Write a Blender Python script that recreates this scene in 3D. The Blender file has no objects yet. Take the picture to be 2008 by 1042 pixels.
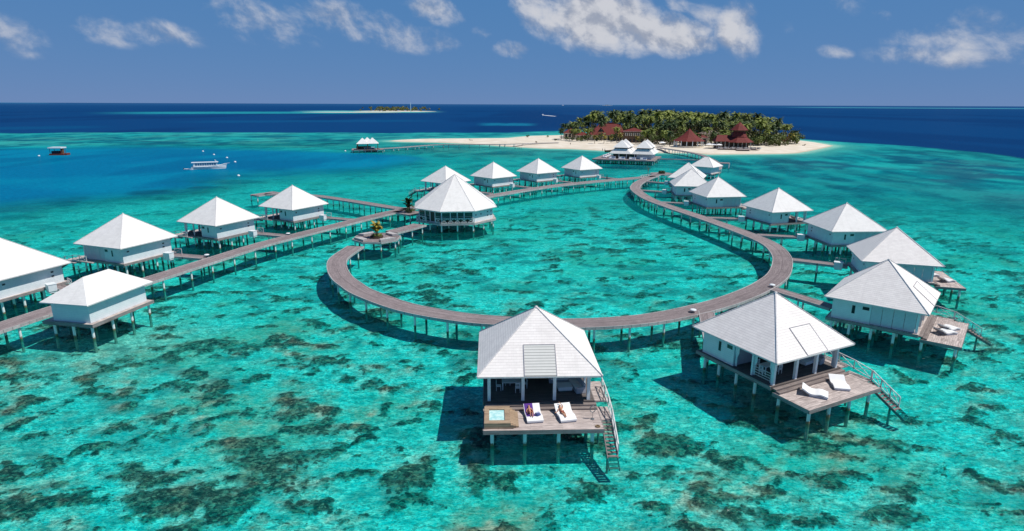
import bpy, bmesh, math, random
import numpy as np
from mathutils import Vector, Matrix
random.seed(7)
sc = bpy.context.scene
col = sc.collection
R = math.radians
PI = math.pi

# ------------------------------------------------------------------ camera
F_PX, PITCH, ROLL, CAM_Z = 1193.71, R(14.846), R(0.2191), 26.782
PW, PH = 2008, 1042
cam_d = bpy.data.cameras.new('camera'); cam = bpy.data.objects.new('camera', cam_d); col.objects.link(cam)
cam_d.sensor_fit = 'HORIZONTAL'; cam_d.sensor_width = 36.0
cam_d.lens = 36.0 * F_PX / PW
cam_d.clip_start = 1.0; cam_d.clip_end = 120000
cam.location = (0, 0, CAM_Z)
cam.matrix_world = Matrix.Translation((0, 0, CAM_Z)) @ Matrix.Rotation(PI/2 - PITCH, 4, 'X') @ Matrix.Rotation(ROLL, 4, 'Z')
sc.camera = cam

def ray(px, py):
    uu = (px - PW/2)/F_PX; vv = (py - PH/2)/F_PX
    cr, sr = math.cos(ROLL), math.sin(ROLL)
    u = uu*cr + vv*sr; v = -uu*sr + vv*cr
    cp, sp = math.cos(PITCH), math.sin(PITCH)
    return Vector((u, cp - v*sp, -sp - v*cp))
def at(px, py, z=0.0):
    """surveyed point: the world position at height z that the photo shows at this pixel"""
    d = ray(px, py); t = (z - CAM_Z)/d.z
    return Vector((d.x*t, d.y*t, z))
def azd(px, py):
    p = at(px, py, 0); return math.atan2(p.x, p.y), math.hypot(p.x, p.y)

# ------------------------------------------------------------------ render / light
sc.render.engine = 'CYCLES'
sc.cycles.use_denoising = True; sc.cycles.sample_clamp_indirect = 4.0
sc.cycles.max_bounces = 8; sc.cycles.transparent_max_bounces = 12
sc.view_settings.view_transform = 'Standard'; sc.view_settings.look = 'None'
sc.view_settings.exposure = 0; sc.view_settings.gamma = 1
SUN_EL, SUN_AZ = R(60), R(102)      # azimuth from +Y towards +X
sd = Vector((math.cos(SUN_EL)*math.sin(SUN_AZ), math.cos(SUN_EL)*math.cos(SUN_AZ), math.sin(SUN_EL)))
sl = bpy.data.lights.new('sun', 'SUN'); sl.energy = 4.5; sl.angle = R(0.53); sl.color = (1, .955, .89)
so = bpy.data.objects.new('sun', sl); col.objects.link(so)
so.rotation_euler = sd.to_track_quat('Z', 'Y').to_euler(); so.location = (60, -40, 120)

# ------------------------------------------------------------------ node helpers
class NT:
    def __init__(s, tree): s.t = tree; s.n = tree.nodes; s.l = tree.links
    def new(s, kind, **kw):
        n = s.n.new(kind)
        for k, v in kw.items(): setattr(n, k, v)
        return n
    def put(s, sock, v):
        if isinstance(v, bpy.types.NodeSocket): s.l.new(v, sock)
        elif isinstance(v, (tuple, list)) and len(v) == 3 and sock.type == 'RGBA': sock.default_value = (*v, 1)
        else: sock.default_value = v
    def math(s, op, a, b=None, c=None, clamp=False):
        n = s.new('ShaderNodeMath', operation=op, use_clamp=clamp)
        s.put(n.inputs[0], a)
        if b is not None: s.put(n.inputs[1], b)
        if c is not None: s.put(n.inputs[2], c)
        return n.outputs[0]
    def mix(s, f, a, b, mode='MIX'):
        n = s.new('ShaderNodeMix', data_type='RGBA', blend_type=mode)
        s.put(n.inputs[0], f); s.put(n.inputs[6], a); s.put(n.inputs[7], b)
        return n.outputs[2]
    def smooth(s, v, a, b, lo=0.0, hi=1.0):
        n = s.new('ShaderNodeMapRange', interpolation_type='SMOOTHSTEP')
        s.put(n.inputs[0], v); n.inputs[1].default_value = a; n.inputs[2].default_value = b
        n.inputs[3].default_value = lo; n.inputs[4].default_value = hi
        return n.outputs[0]
    def noise(s, vec, scale, detail=3, rough=.55, dist=0.0):
        n = s.new('ShaderNodeTexNoise'); s.put(n.inputs['Vector'], vec)
        n.inputs['Scale'].default_value = scale; n.inputs['Detail'].default_value = detail
        n.inputs['Roughness'].default_value = rough; n.inputs['Distortion'].default_value = dist
        return n.outputs['Fac']
    def mapping(s, vec, scale=(1, 1, 1), rot=(0, 0, 0), loc=(0, 0, 0)):
        n = s.new('ShaderNodeMapping'); s.put(n.inputs[0], vec)
        n.inputs['Scale'].default_value = scale; n.inputs['Rotation'].default_value = rot; n.inputs['Location'].default_value = loc
        return n.outputs[0]
    def attr(s, name, vector=False):
        n = s.new('ShaderNodeAttribute', attribute_name=name)
        return n.outputs['Color'] if vector else n.outputs['Fac']
    def bump(s, h, strength, dist):
        n = s.new('ShaderNodeBump'); s.put(n.inputs['Height'], h)
        n.inputs['Strength'].default_value = strength; n.inputs['Distance'].default_value = dist
        return n.outputs[0]

def new_mat(name):
    m = bpy.data.materials.new(name); m.use_nodes = True
    t = NT(m.node_tree); b = t.n['Principled BSDF']
    return m, t, b
def coords(t, kind='Object'):
    return t.new('ShaderNodeTexCoord').outputs[kind]

def plain(name, c, rough=.6, var=.12, scale=3.0, metal=0.0, spec=.4, bump=0.0):
    m, t, b = new_mat(name)
    o = coords(t)
    n = t.noise(o, scale, 4)
    dark = tuple(x*(1-var) for x in c); light = tuple(min(1, x*(1+var)) for x in c)
    t.put(b.inputs['Base Color'], t.mix(t.smooth(n, .3, .7), dark, light))
    b.inputs['Roughness'].default_value = rough; b.inputs['Metallic'].default_value = metal
    b.inputs['Specular IOR Level'].default_value = spec
    if bump: t.put(b.inputs['Normal'], t.bump(n, bump, .02))
    return m

def wood(name, c, c2, row=.145, length=2.6, rot=0.0, seam=0.0, streak=.35):
    """sawn boards laid along u of the uv map (metres)"""
    m, t, b = new_mat(name)
    uv = t.mapping(coords(t, 'UV'), rot=(0, 0, rot))
    br = t.new('ShaderNodeTexBrick'); t.put(br.inputs['Vector'], uv)
    br.offset = .37; br.inputs['Scale'].default_value = 1
    br.inputs['Brick Width'].default_value = length; br.inputs['Row Height'].default_value = row
    br.inputs['Mortar Size'].default_value = .008; br.inputs['Mortar Smooth'].default_value = .2
    br.inputs['Color1'].default_value = (0, 0, 0, 1); br.inputs['Color2'].default_value = (1, 1, 1, 1)
    br.inputs['Mortar'].default_value = (.5, .5, .5, 1); br.inputs['Bias'].default_value = 0
    tone = t.mix(br.outputs['Color'], c, c2)
    long_n = t.noise(t.mapping(uv, scale=(.7, 5, 1)), 1.6, 4)
    tone = t.mix(t.math('MULTIPLY', t.smooth(long_n, .35, .75), streak), tone, tuple(min(1, x*1.7) for x in c2))
    blot = t.noise(uv, .35, 3)
    tone = t.mix(t.math('MULTIPLY', t.smooth(blot, .45, .75), .35), tone, tuple(x*.6 for x in c))
    if seam:
        b2 = t.new('ShaderNodeTexBrick'); t.put(b2.inputs['Vector'], uv); b2.offset = .0
        b2.inputs['Scale'].default_value = 1; b2.inputs['Brick Width'].default_value = 60
        b2.inputs['Row Height'].default_value = seam; b2.inputs['Mortar Size'].default_value = .045
        b2.inputs['Color1'].default_value = (.72, .72, .72, 1); b2.inputs['Color2'].default_value = (1.0, 1.0, 1.0, 1)
        b2.inputs['Mortar'].default_value = (.38, .36, .36, 1)
        tone = t.mix(.8, tone, b2.outputs['Color'], 'MULTIPLY')
    tone = t.mix(t.math('MULTIPLY', br.outputs['Fac'], .8), tone, tuple(x*.25 for x in c))
    t.put(b.inputs['Base Color'], tone); b.inputs['Roughness'].default_value = .82
    b.inputs['Specular IOR Level'].default_value = .25
    t.put(b.inputs['Normal'], t.bump(t.math('SUBTRACT', long_n, br.outputs['Fac']), .35, .012))
    return m

def shingle(name, c, c2, gap, row=.23, width=.55, gapsize=.022, patch=.3, courses=.0):
    m, t, b = new_mat(name)
    uv = coords(t, 'UV'); o = coords(t)
    br = t.new('ShaderNodeTexBrick'); t.put(br.inputs['Vector'], uv)
    br.inputs['Scale'].default_value = 1; br.inputs['Brick Width'].default_value = width; br.inputs['Row Height'].default_value = row
    br.inputs['Mortar Size'].default_value = gapsize; br.inputs['Mortar Smooth'].default_value = .3
    br.inputs['Color1'].default_value = (*c, 1); br.inputs['Color2'].default_value = (*c2, 1); br.inputs['Mortar'].default_value = (*gap, 1)
    n = t.noise(o, .9, 4)
    tone = t.mix(t.math('MULTIPLY', t.smooth(n, .42, .72), patch), br.outputs['Color'], tuple(x*.8 for x in c2))
    streak = t.noise(t.mapping(uv, scale=(2.2, .18, 1)), 1.0, 3)
    sv0 = t.new('ShaderNodeSeparateXYZ'); t.put(sv0.inputs[0], uv)
    course = t.math('FRACT', t.math('DIVIDE', sv0.outputs[1], row))
    tone = t.mix(t.math('MULTIPLY', t.smooth(course, .02, .20, 1, 0), courses), tone, gap)
    tone = t.mix(t.math('MULTIPLY', t.smooth(streak, .5, .75), .22), tone, tuple(x*.72 for x in c2))
    t.put(b.inputs['Base Color'], tone); b.inputs['Roughness'].default_value = .75
    b.inputs['Specular IOR Level'].default_value = .3
    # every course leans on the one below
    sv = t.new('ShaderNodeSeparateXYZ'); t.put(sv.inputs[0], uv)
    saw = t.math('FRACT', t.math('DIVIDE', sv.outputs[1], row))
    h = t.math('SUBTRACT', t.math('SUBTRACT', 1.0, saw), br.outputs['Fac'])
    t.put(b.inputs['Normal'], t.bump(h, .28, .03))
    return m

def pile_mat():
    m, t, b = new_mat('pile_concrete')
    o = t.new('ShaderNodeNewGeometry').outputs['Position']
    sv = t.new('ShaderNodeSeparateXYZ'); t.put(sv.inputs[0], o)
    n = t.noise(o, 5.0, 3)
    z = t.math('ADD', sv.outputs[2], t.math('MULTIPLY', t.math('SUBTRACT', n, .5), .5))
    clean = t.mix(n, (.74, .76, .76), (.84, .85, .84))
    tide = t.mix(n, (.16, .10, .05), (.26, .19, .11))
    tone = t.mix(t.smooth(z, .12, .34), tide, clean)
    tone = t.mix(t.smooth(z, -.6, -.1), (.30, .31, .26), tone)
    t.put(b.inputs['Base Color'], tone); b.inputs['Roughness'].default_value = .8
    return m

M = {}
M['roof'] = shingle('weathered_white_shingle', (.87, .825, .79), (.80, .755, .725), (.55, .51, .485), row=.27, width=.45, gapsize=.004, courses=.75)
M['roof_white'] = shingle('bright_white_shingle', (.785, .77, .75), (.735, .72, .70), (.60, .59, .58), gapsize=.004, patch=.35, courses=.4)
M['cap'] = plain('ridge_cap_white', (.66, .64, .63), .7)
M['fascia'] = plain('fascia_grey', (.34, .33, .36), .7)
M['soffit'] = plain('soffit_board', (.30, .30, .32), .8)
M['paint'] = plain('white_painted_board', (.74, .78, .80), .55, .05, 2.0)
M['wall'] = None
M['pile'] = pile_mat()
M['deck'] = wood('grey_deck_board', (.27, .22, .205), (.50, .43, .40), row=.2, streak=.6)
M['deck_fascia'] = wood('grey_fascia_board', (.20, .17, .165), (.30, .27, .265), row=.2)
M['floor'] = wood('dark_floor_board', (.10, .085, .08), (.14, .12, .115))
M['walk'] = wood('weathered_walkway_plank', (.205, .168, .170), (.30, .25, .25), row=.16, length=3.6, rot=PI/2, seam=2.1, streak=.5)
M['walk_edge'] = wood('bleached_edge_beam', (.34, .32, .32), (.46, .44, .44), row=.3)
M['poolwood'] = wood('brown_pool_board', (.235, .165, .115), (.37, .275, .19), row=.2, streak=.5)
M['step'] = wood('grey_step_board', (.17, .14, .135), (.26, .22, .205), row=.15)
M['dark'] = plain('dark_opening', (.02, .022, .026), .3, .2)
M['glass'] = plain('dark_window_glass', (.025, .04, .045), .08, .1, spec=.6)
M['cushion'] = plain('white_canvas', (.80, .80, .80), .85, .03)
M['cushion_grey'] = plain('grey_upholstery', (.42, .43, .48), .9, .06)
M['curtain'] = plain('pale_curtain', (.70, .76, .78), .9, .10, 9)
M['rail'] = plain('white_rail_paint', (.66, .65, .64), .6, .12)
M['purple'] = plain('purple_towel', (.10, .035, .24), .95, .2, 12)
M['navy'] = plain('navy_cloth', (.05, .07, .22), .9, .3, 14)
M['paleblue'] = plain('pale_blue_cloth', (.42, .46, .62), .9, .2, 14)
M['skin'] = plain('tanned_skin', (.50, .25, .15), .5, .08, 8)
M['skin_dark'] = plain('brown_skin', (.16, .08, .05), .5, .08, 8)
M['hair'] = plain('dark_hair', (.025, .014, .01), .5, .3, 30)
M['red_cloth'] = plain('orange_red_swimwear', (.62, .07, .03), .8, .1)
M['brown_cloth'] = plain('rust_swimwear', (.36, .07, .05), .8, .1)
M['white_cloth'] = plain('white_uniform_cloth', (.72, .75, .82), .9, .05)
M['dark_cloth'] = plain('dark_clothes', (.03, .035, .05), .9, .2)
M['eye'] = plain('eye_dark', (.02, .015, .01), .2)
M['lip'] = plain('lip_red', (.35, .08, .07), .5)
M['metal'] = plain('grey_metal', (.25, .26, .27), .4, .1, metal=.6)
M['rope'] = plain('tan_rope', (.30, .21, .12), .9, .2, 20)
M['pool_tile'] = plain('pale_pool_tile', (.62, .80, .80), .4, .05)
M['red_roof'] = shingle('red_tin_tile', (.185, .030, .026), (.140, .022, .020), (.08, .014, .012), row=.5, width=.8, gapsize=.03, patch=.4)
M['grey_roof'] = shingle('grey_brown_shingle', (.22, .17, .15), (.17, .13, .12), (.08, .07, .06), row=.5, width=.8)
M['cream'] = plain('cream_render', (.62, .56, .46), .8)
M['brown_wood'] = plain('brown_timber', (.13, .08, .05), .8)
M['boat_white'] = plain('boat_gelcoat', (.80, .81, .82), .3, .04)
M['boat_blue'] = plain('boat_window', (.05, .16, .28), .15, .1)
M['raft_red'] = plain('rust_red_paint', (.20, .035, .02), .7, .3)
M['foam'] = plain('white_foam', (.80, .84, .86), .9, .1)
M['trunk'] = plain('palm_trunk_bark', (.20, .155, .11), .9, .3, 2)
M['planter'] = plain('planter_soil', (.07, .05, .03), .9, .3)

def wall_mat():
    m, t, b = new_mat('white_wall_board')
    o = coords(t); sv = t.new('ShaderNodeSeparateXYZ'); t.put(sv.inputs[0], o)
    saw = t.math('FRACT', t.math('DIVIDE', sv.outputs[2], .22))
    n = t.noise(o, 1.4, 4)
    tone = t.mix(t.smooth(n, .3, .7), (.66, .72, .75), (.74, .79, .81))
    tone = t.mix(t.smooth(saw, .0, .1, 1, 0), tone, (.5, .56, .59))
    t.put(b.inputs['Base Color'], tone); b.inputs['Roughness'].default_value = .6
    t.put(b.inputs['Normal'], t.bump(t.math('SUBTRACT', 1.0, saw), .3, .015))
    return m
M['wall'] = wall_mat()
def louver_mat(name, c, c2, pitch):
    m, t, b = new_mat(name)
    uv = coords(t, 'UV'); sv = t.new('ShaderNodeSeparateXYZ'); t.put(sv.inputs[0], uv)
    saw = t.math('FRACT', t.math('DIVIDE', sv.outputs[1], pitch))
    n = t.noise(coords(t), 2.0, 4)
    tone = t.mix(t.smooth(saw, .0, .3, 1, 0), t.mix(n, c, tuple(x*.85 for x in c)), c2)
    t.put(b.inputs['Base Color'], tone); b.inputs['Roughness'].default_value = .7
    t.put(b.inputs['Normal'], t.bump(t.math('SUBTRACT', 1.0, saw), .6, .04))
    return m
M['louver'] = louver_mat('white_louver_slats', (.66, .66, .63), (.20, .20, .19), .27)
M['shutter'] = louver_mat('pale_shutter_slats', (.64, .70, .73), (.40, .46, .50), .16)
def leaf_mat(name, c, c2, scale=.9):
    m, t, b = new_mat(name)
    n = t.noise(coords(t), scale, 4)
    oi = t.new('ShaderNodeObjectInfo').outputs['Random']
    k = t.math('ADD', t.math('MULTIPLY', t.math('SUBTRACT', oi, .5), .8), n)
    t.put(b.inputs['Base Color'], t.mix(t.smooth(k, .25, .8), c, c2))
    b.inputs['Roughness'].default_value = .55; b.inputs['Specular IOR Level'].default_value = .35
    return m
M['palm'] = leaf_mat('palm_frond_green', (.026, .055, .011), (.205, .245, .040))
M['palm_yellow'] = leaf_mat('palm_frond_yellow', (.16, .14, .02), (.34, .26, .03))
M['leaf'] = leaf_mat('bush_leaf_green', (.055, .095, .02), (.17, .215, .045), .5)
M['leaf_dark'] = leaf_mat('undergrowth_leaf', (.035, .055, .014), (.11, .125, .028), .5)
M['leaf_rust'] = leaf_mat('rust_leaf', (.09, .045, .02), (.17, .08, .03), .5)

# ------------------------------------------------------------------ mesh helpers
class MB:
    def __init__(s): s.v = []; s.f = []; s.uv = []
    def face(s, pts, uv=None):
        i = len(s.v); s.v += [tuple(p) for p in pts]; s.f.append(tuple(range(i, i+len(pts))))
        if uv is None:
            a = Vector(pts[1]) - Vector(pts[0]); n = a.cross(Vector(pts[-1]) - Vector(pts[0]))
            if n.length < 1e-9 or a.length < 1e-9: uv = [(0, 0)]*len(pts)
            else:
                a.normalize(); bb = n.normalized().cross(a)
                uv = [((Vector(p)-Vector(pts[0])).dot(a), (Vector(p)-Vector(pts[0])).dot(bb)) for p in pts]
        s.uv += uv
        return s
    def box(s, x0, x1, y0, y1, z0, z1, T=None):
        P = [Vector((x, y, z)) for z in (z0, z1) for y in (y0, y1) for x in (x0, x1)]
        Q = [T @ p for p in P] if T is not None else P
        for idx, ax in (((0, 2, 3, 1), (0, 1)), ((4, 5, 7, 6), (0, 1)), ((0, 1, 5, 4), (0, 2)), ((3, 2, 6, 7), (0, 2)), ((1, 3, 7, 5), (1, 2)), ((2, 0, 4, 6), (1, 2))):
            s.face([Q[i] for i in idx], [(P[i][ax[0]], P[i][ax[1]]) for i in idx])
        return s
    def bar(s, p, q, w, h=None, up=(0, 0, 1)):
        p, q = Vector(p), Vector(q); d = q-p; L = d.length; h = w if h is None else h
        d.normalize(); u = Vector(up)
        if abs(d.dot(u)) > .98: u = Vector((0, 1, 0))
        x = d.cross(u).normalized(); z = x.cross(d)
        T = Matrix((x.to_4d(), d.to_4d(), z.to_4d(), (0, 0, 0, 1))).transposed(); T[3][:3] = (0, 0, 0); T[3][3] = 1
        T = Matrix(((x.x, d.x, z.x, p.x), (x.y, d.y, z.y, p.y), (x.z, d.z, z.z, p.z), (0, 0, 0, 1)))
        return s.box(-w/2, w/2, 0, L, -h/2, h/2, T)
    def tube(s, pts, rad, n=8, caps=True):
        pts = [Vector(p) for p in pts]; rad = rad if isinstance(rad, (list, tuple)) else [rad]*len(pts)
        rings = []
        for i, p in enumerate(pts):
            d = (pts[min(i+1, len(pts)-1)] - pts[max(i-1, 0)]).normalized()
            u = Vector((1, 0, 0)) if abs(d.x) < .9 else Vector((0, 1, 0))
            a = d.cross(u).normalized(); b = d.cross(a)
            rings.append([p + (a*math.cos(2*PI*k/n) + b*math.sin(2*PI*k/n))*rad[i] for k in range(n)])
        base = len(s.v)
        for r in rings: s.v += [tuple(p) for p in r]
        L = 0
        for i in range(len(rings)-1):
            dl = (pts[i+1]-pts[i]).length
            for k in range(n):
                k2 = (k+1) % n
                s.f.append((base+i*n+k, base+(i+1)*n+k, base+(i+1)*n+k2, base+i*n+k2))
                c = 2*PI*rad[i]/n
                s.uv += [(L, k*c), (L+dl, k*c), (L+dl, (k+1)*c), (L, (k+1)*c)]
            L += dl
        if caps:
            s.f.append(tuple(base+k for k in range(n))); s.uv += [(0, 0)]*n
            s.f.append(tuple(base+(len(rings)-1)*n+k for k in reversed(range(n)))); s.uv += [(0, 0)]*n
        return s
    def lathe(s, prof, n=20, c=(0, 0, 0)):
        base = len(s.v)
        for r, z in prof:
            for k in range(n): s.v.append((c[0]+r*math.cos(2*PI*k/n), c[1]+r*math.sin(2*PI*k/n), c[2]+z))
        for i in range(len(prof)-1):
            for k in range(n):
                k2 = (k+1) % n
                s.f.append((base+i*n+k, base+i*n+k2, base+(i+1)*n+k2, base+(i+1)*n+k)); s.uv += [(0, 0), (1, 0), (1, 1), (0, 1)]
        return s
    def mesh(s, name):
        me = bpy.data.meshes.new(name); me.from_pydata(s.v, [], s.f)
        l = me.uv_layers.new(name='UVMap')
        l.data.foreach_set('uv', [c for p in s.uv for c in p])
        me.update(); return me
    def build(s, name, mat, parent=None, smooth=False):
        me = s.mesh(name); me.materials.append(mat)
        if smooth: me.shade_smooth()
        o = bpy.data.objects.new(name, me); col.objects.link(o)
        if parent is not None: o.parent = parent
        return o

def tag(o, label=None, cat=None, group=None, kind=None):
    if label: o['label'] = label
    if cat: o['category'] = cat
    if group: o['group'] = group
    if kind: o['kind'] = kind
    return o
def empty(name, loc=(0, 0, 0), rz=0.0, label=None, cat=None, group=None):
    o = bpy.data.objects.new(name, None); col.objects.link(o); o.location = loc; o.rotation_euler = (0, 0, rz)
    o.empty_display_size = .3
    return tag(o, label, cat, group)
KIDS = {}
def copy_tree(o, parent=None):
    c = o.copy(); col.objects.link(c)
    if parent is not None: c.parent = parent
    for ch in list(o.children): copy_tree(ch, c)
    return c

# ------------------------------------------------------------------ numpy noise
def _hash(ix, iy, seed):
    h = (ix.astype(np.int64)*374761393 + iy.astype(np.int64)*668265263 + seed*1442695041) & 0x7fffffff
    h = (h ^ (h >> 13))*1274126177 & 0x7fffffff
    return ((h ^ (h >> 16)) & 0xffff)/65535.0
def vnoise(x, y, seed=0):
    ix, iy = np.floor(x), np.floor(y); fx, fy = x-ix, y-iy
    fx = fx*fx*(3-2*fx); fy = fy*fy*(3-2*fy)
    a = _hash(ix, iy, seed); b = _hash(ix+1, iy, seed); c = _hash(ix, iy+1, seed); d = _hash(ix+1, iy+1, seed)
    return (a*(1-fx)+b*fx)*(1-fy) + (c*(1-fx)+d*fx)*fy
def fbm(x, y, seed=0, oct=4, gain=.5):
    s = 0; a = 1; t = 0
    for k in range(oct):
        s = s + a*vnoise(x*(2**k)+k*17.3, y*(2**k)-k*9.1, seed+k); t += a; a *= gain
    return s/t
def sstep(v, a, b):
    t = np.clip((v-a)/(b-a), 0, 1); return t*t*(3-2*t)

def grid_mesh(name, X, Y, Z, attrs, mat, smooth=True, mask=None):
    n, m = X.shape
    me = bpy.data.meshes.new(name)
    co = np.stack([X, Y, Z], -1).reshape(-1, 3)
    i = np.arange(n*m).reshape(n, m)
    q = np.stack([i[:-1, :-1], i[:-1, 1:], i[1:, 1:], i[1:, :-1]], -1).reshape(-1, 4)
    me.vertices.add(len(co)); me.vertices.foreach_set('co', co.astype(np.float32).ravel())
    me.loops.add(q.size); me.loops.foreach_set('vertex_index', q.astype(np.int32).ravel())
    me.polygons.add(len(q)); me.polygons.foreach_set('loop_start', np.arange(0, q.size, 4, dtype=np.int32))
    for k, v in attrs.items():
        if v.ndim == 2:
            a = me.attributes.new(k, 'FLOAT', 'POINT'); a.data.foreach_set('value', v.astype(np.float32).ravel())
        else:
            a = me.attributes.new(k, 'FLOAT_COLOR', 'POINT')
            c4 = np.concatenate([v, np.ones(v.shape[:2]+(1,))], -1); a.data.foreach_set('color', c4.astype(np.float32).ravel())
    me.update(calc_edges=True); me.validate()
    if smooth: me.shade_smooth()
    me.materials.append(mat)
    o = bpy.data.objects.new(name, me); col.objects.link(o)
    return o
#PART2
# ------------------------------------------------------------------ sky
world = bpy.data.worlds.new('World'); sc.world = world; world.use_nodes = True
wt = NT(world.node_tree); bg = wt.n['Background']; bg.inputs['Strength'].default_value = .1
sky = wt.new('ShaderNodeTexSky', sky_type='NISHITA'); sky.sun_disc = False
sky.sun_elevation = SUN_EL; sky.sun_rotation = SUN_AZ
sky.altitude = 2500; sky.air_density = .75; sky.dust_density = .25; sky.ozone_density = 5.0
dirv = coords(wt, 'Generated')
sv = wt.new('ShaderNodeSeparateXYZ'); wt.put(sv.inputs[0], dirv)
dx, dy, dz = sv.outputs
wt_az = wt.math('ARCTAN2', dx, dy); wt_el = wt.math('ARCSINE', dz)
# clouds: direction (from photo), angular half sizes, strength
CL = [(1170, 35, 130, 62, 1.25), (1270, 62, 105, 42, 1.15), (1230, 20, 60, 40, .9), (1345, 82, 60, 22, .9), (1090, 10, 80, 30, .9), (1395, 30, 45, 30, .55), (1447, 60, 40, 52, 1.0), (1335, 8, 40, 20, .5),
      (520, 38, 90, 42, .50), (690, 42, 90, 34, .52), (780, 70, 90, 30, .50), (850, 85, 55, 18, .48), (620, 30, 60, 30, .5), (850, 20, 55, 26, .6), (480, 15, 60, 25, .45),
      (205, 55, 52, 28, .48), (320, 66, 55, 24, .56), (20, 70, 50, 30, .4), (35, 95, 35, 16, .35), (1003, 97, 38, 18, .62), (942, 66, 18, 14, .35),
      (1900, 75, 110, 26, .5), (1850, 110, 95, 20, .48), (1925, 55, 40, 30, .45), (1640, 102, 26, 12, .45), (1727, 34, 24, 12, .4), (1765, 82, 24, 10, .3), (1650, 10, 30, 26, .25), (1560, 60, 20, 16, .2), (1980, 70, 60, 22, .4)]
mask = None
wc = wt.new('ShaderNodeCombineXYZ'); wt.put(wc.inputs[0], wt_az); wt.put(wc.inputs[1], wt_el)
shear = wt.noise(wc.outputs[0], 9, 2)
waz = wt.math('ADD', wt_az, wt.math('MULTIPLY', wt.math('SUBTRACT', shear, .5), .05))
for px, py, hw, hh, st in CL:
    d = ray(px, py).normalized(); a0 = math.atan2(d.x, d.y); e0 = math.asin(d.z)
    wa = hw/F_PX*1.25; we = hh/F_PX*1.25
    ex = wt.math('DIVIDE', wt.math('SUBTRACT', waz, a0), wa); ey = wt.math('DIVIDE', wt.math('SUBTRACT', wt_el, e0), we)
    # clouds are dragged down to the right
    ex = wt.math('ADD', ex, wt.math('MULTIPLY', ey, .35))
    r2 = wt.math('ADD', wt.math('MULTIPLY', ex, ex), wt.math('MULTIPLY', ey, ey))
    m1 = wt.math('MULTIPLY', wt.math('SUBTRACT', 1.0, r2, clamp=True), st)
    mask = m1 if mask is None else wt.math('MAXIMUM', mask, m1)
sheared = wt.new('ShaderNodeCombineXYZ'); wt.put(sheared.inputs[0], wt.math('ADD', waz, wt.math('MULTIPLY', wt_el, .35))); wt.put(sheared.inputs[1], wt.math('MULTIPLY', wt_el, 1.15))
big = wt.noise(sheared.outputs[0], 20, 8, .60, .1)
dens = wt.math('ADD', wt.math('MULTIPLY', mask, 1.0), wt.math('MULTIPLY', wt.math('SUBTRACT', big, .56), 1.9))
dens = wt.math('MULTIPLY', wt.smooth(dens, .0, 1.0), wt.smooth(mask, .0, .30))
# sunlit tops, greyer bases: the same noise looked up a little higher towards the sun
lit = wt.noise(wt.mapping(sheared.outputs[0], loc=(.010, .016, 0)), 20, 8, .60, .1)
shade = wt.smooth(wt.math('SUBTRACT', big, lit), -.16, .10)
ccol = wt.mix(shade, (3.5, 3.8, 4.6), (6.6, 6.6, 6.9))
# a clear, deep tropical blue that stays blue down to the sea line
sp = wt.new('ShaderNodeSeparateColor'); wt.put(sp.inputs[0], sky.outputs[0])
cc = wt.new('ShaderNodeCombineColor')
for k_, (g_, e_) in enumerate(((.72, .40), (1.93, .13), (4.2, .06))):
    wt.put(cc.inputs[k_], wt.math('MULTIPLY', wt.math('POWER', sp.outputs[k_], e_), g_))
# and deeper towards the zenith
skyc = wt.mix(1.0, cc.outputs[0], wt.mix(wt.smooth(wt_el, .26, 1.0), (1.0, 1.0, 1.0), (.42, .40, .44)), 'MULTIPLY')
wt.put(bg.inputs['Color'], wt.mix(wt.math('MULTIPLY', dens, .88), skyc, ccol))

# ------------------------------------------------------------------ zones of the lagoon (in world polar coordinates about the survey point)
def polar_curve(pts):
    q = sorted(azd(*p) for p in pts)
    a = np.array([x[0] for x in q]); d = np.array([x[1] for x in q])
    return lambda az: np.interp(az, a, d)
reef_edge = polar_curve([(-700, 272), (-300, 264), (0, 262), (250, 261), (500, 261), (750, 262), (1000, 261), (1090, 258), (1300, 250), (1500, 262), (1575, 274), (1640, 279), (1750, 285), (1850, 294), (1930, 303), (2008, 313), (2200, 345), (2500, 400)])
blue_near = polar_curve([(-700, 470), (-200, 440), (0, 424), (150, 405), (300, 384), (450, 362), (600, 350), (750, 338), (850, 324), (920, 318)])
blue_far = polar_curve([(-700, 296), (0, 290), (200, 288), (350, 287), (500, 292), (650, 296), (750, 301), (850, 308), (920, 312)])
SAND = [tuple(at(*p)[:2]) for p in [(763, 276.6), (775, 278), (791, 278.7), (857, 279.8), (930, 283), (1010, 288.6), (1060, 291.5), (1120, 292.6), (1187, 296.4), (1240, 298.5), (1295, 300.4), (1365, 301), (1388, 303.6), (1483, 302.8), (1540, 302), (1563, 300.8), (1585, 297), (1610, 292), (1628.4, 288), (1634, 286), (1625, 284.5), (1603, 280.5), (1576, 277)]]
SAND += [(222, 505), (200, 545), (160, 580), (110, 600), (70, 585)]
SAND += [tuple(at(*p)[:2]) for p in [(1087, 266.7), (1028, 268), (988.7, 272.2), (900, 273), (813, 273.9)]]
def poly_sdf(x, y, P):
    """signed distance, positive inside"""
    d = np.full(x.shape, 1e9); inside = np.zeros(x.shape, bool)
    for (x0, y0), (x1, y1) in zip(P, P[1:]+P[:1]):
        ex, ey = x1-x0, y1-y0; wx, wy = x-x0, y-y0
        t = np.clip((wx*ex+wy*ey)/(ex*ex+ey*ey+1e-9), 0, 1)
        d = np.minimum(d, (wx-ex*t)**2+(wy-ey*t)**2)
        c = ((y0 <= y) & (y1 > y)) | ((y1 <= y) & (y0 > y))
        xi = x0 + (y-y0)*(ex)/np.where(abs(ey) < 1e-9, 1e-9, ey)
        inside ^= c & (x < xi)
    d = np.sqrt(d); return np.where(inside, d, -d)
def srgb(r, g, b):
    f = lambda v: (v/255/12.92 if v < 10.3 else ((v/255+.055)/1.055)**2.4)
    return np.array([f(r), f(g), f(b)])
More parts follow.
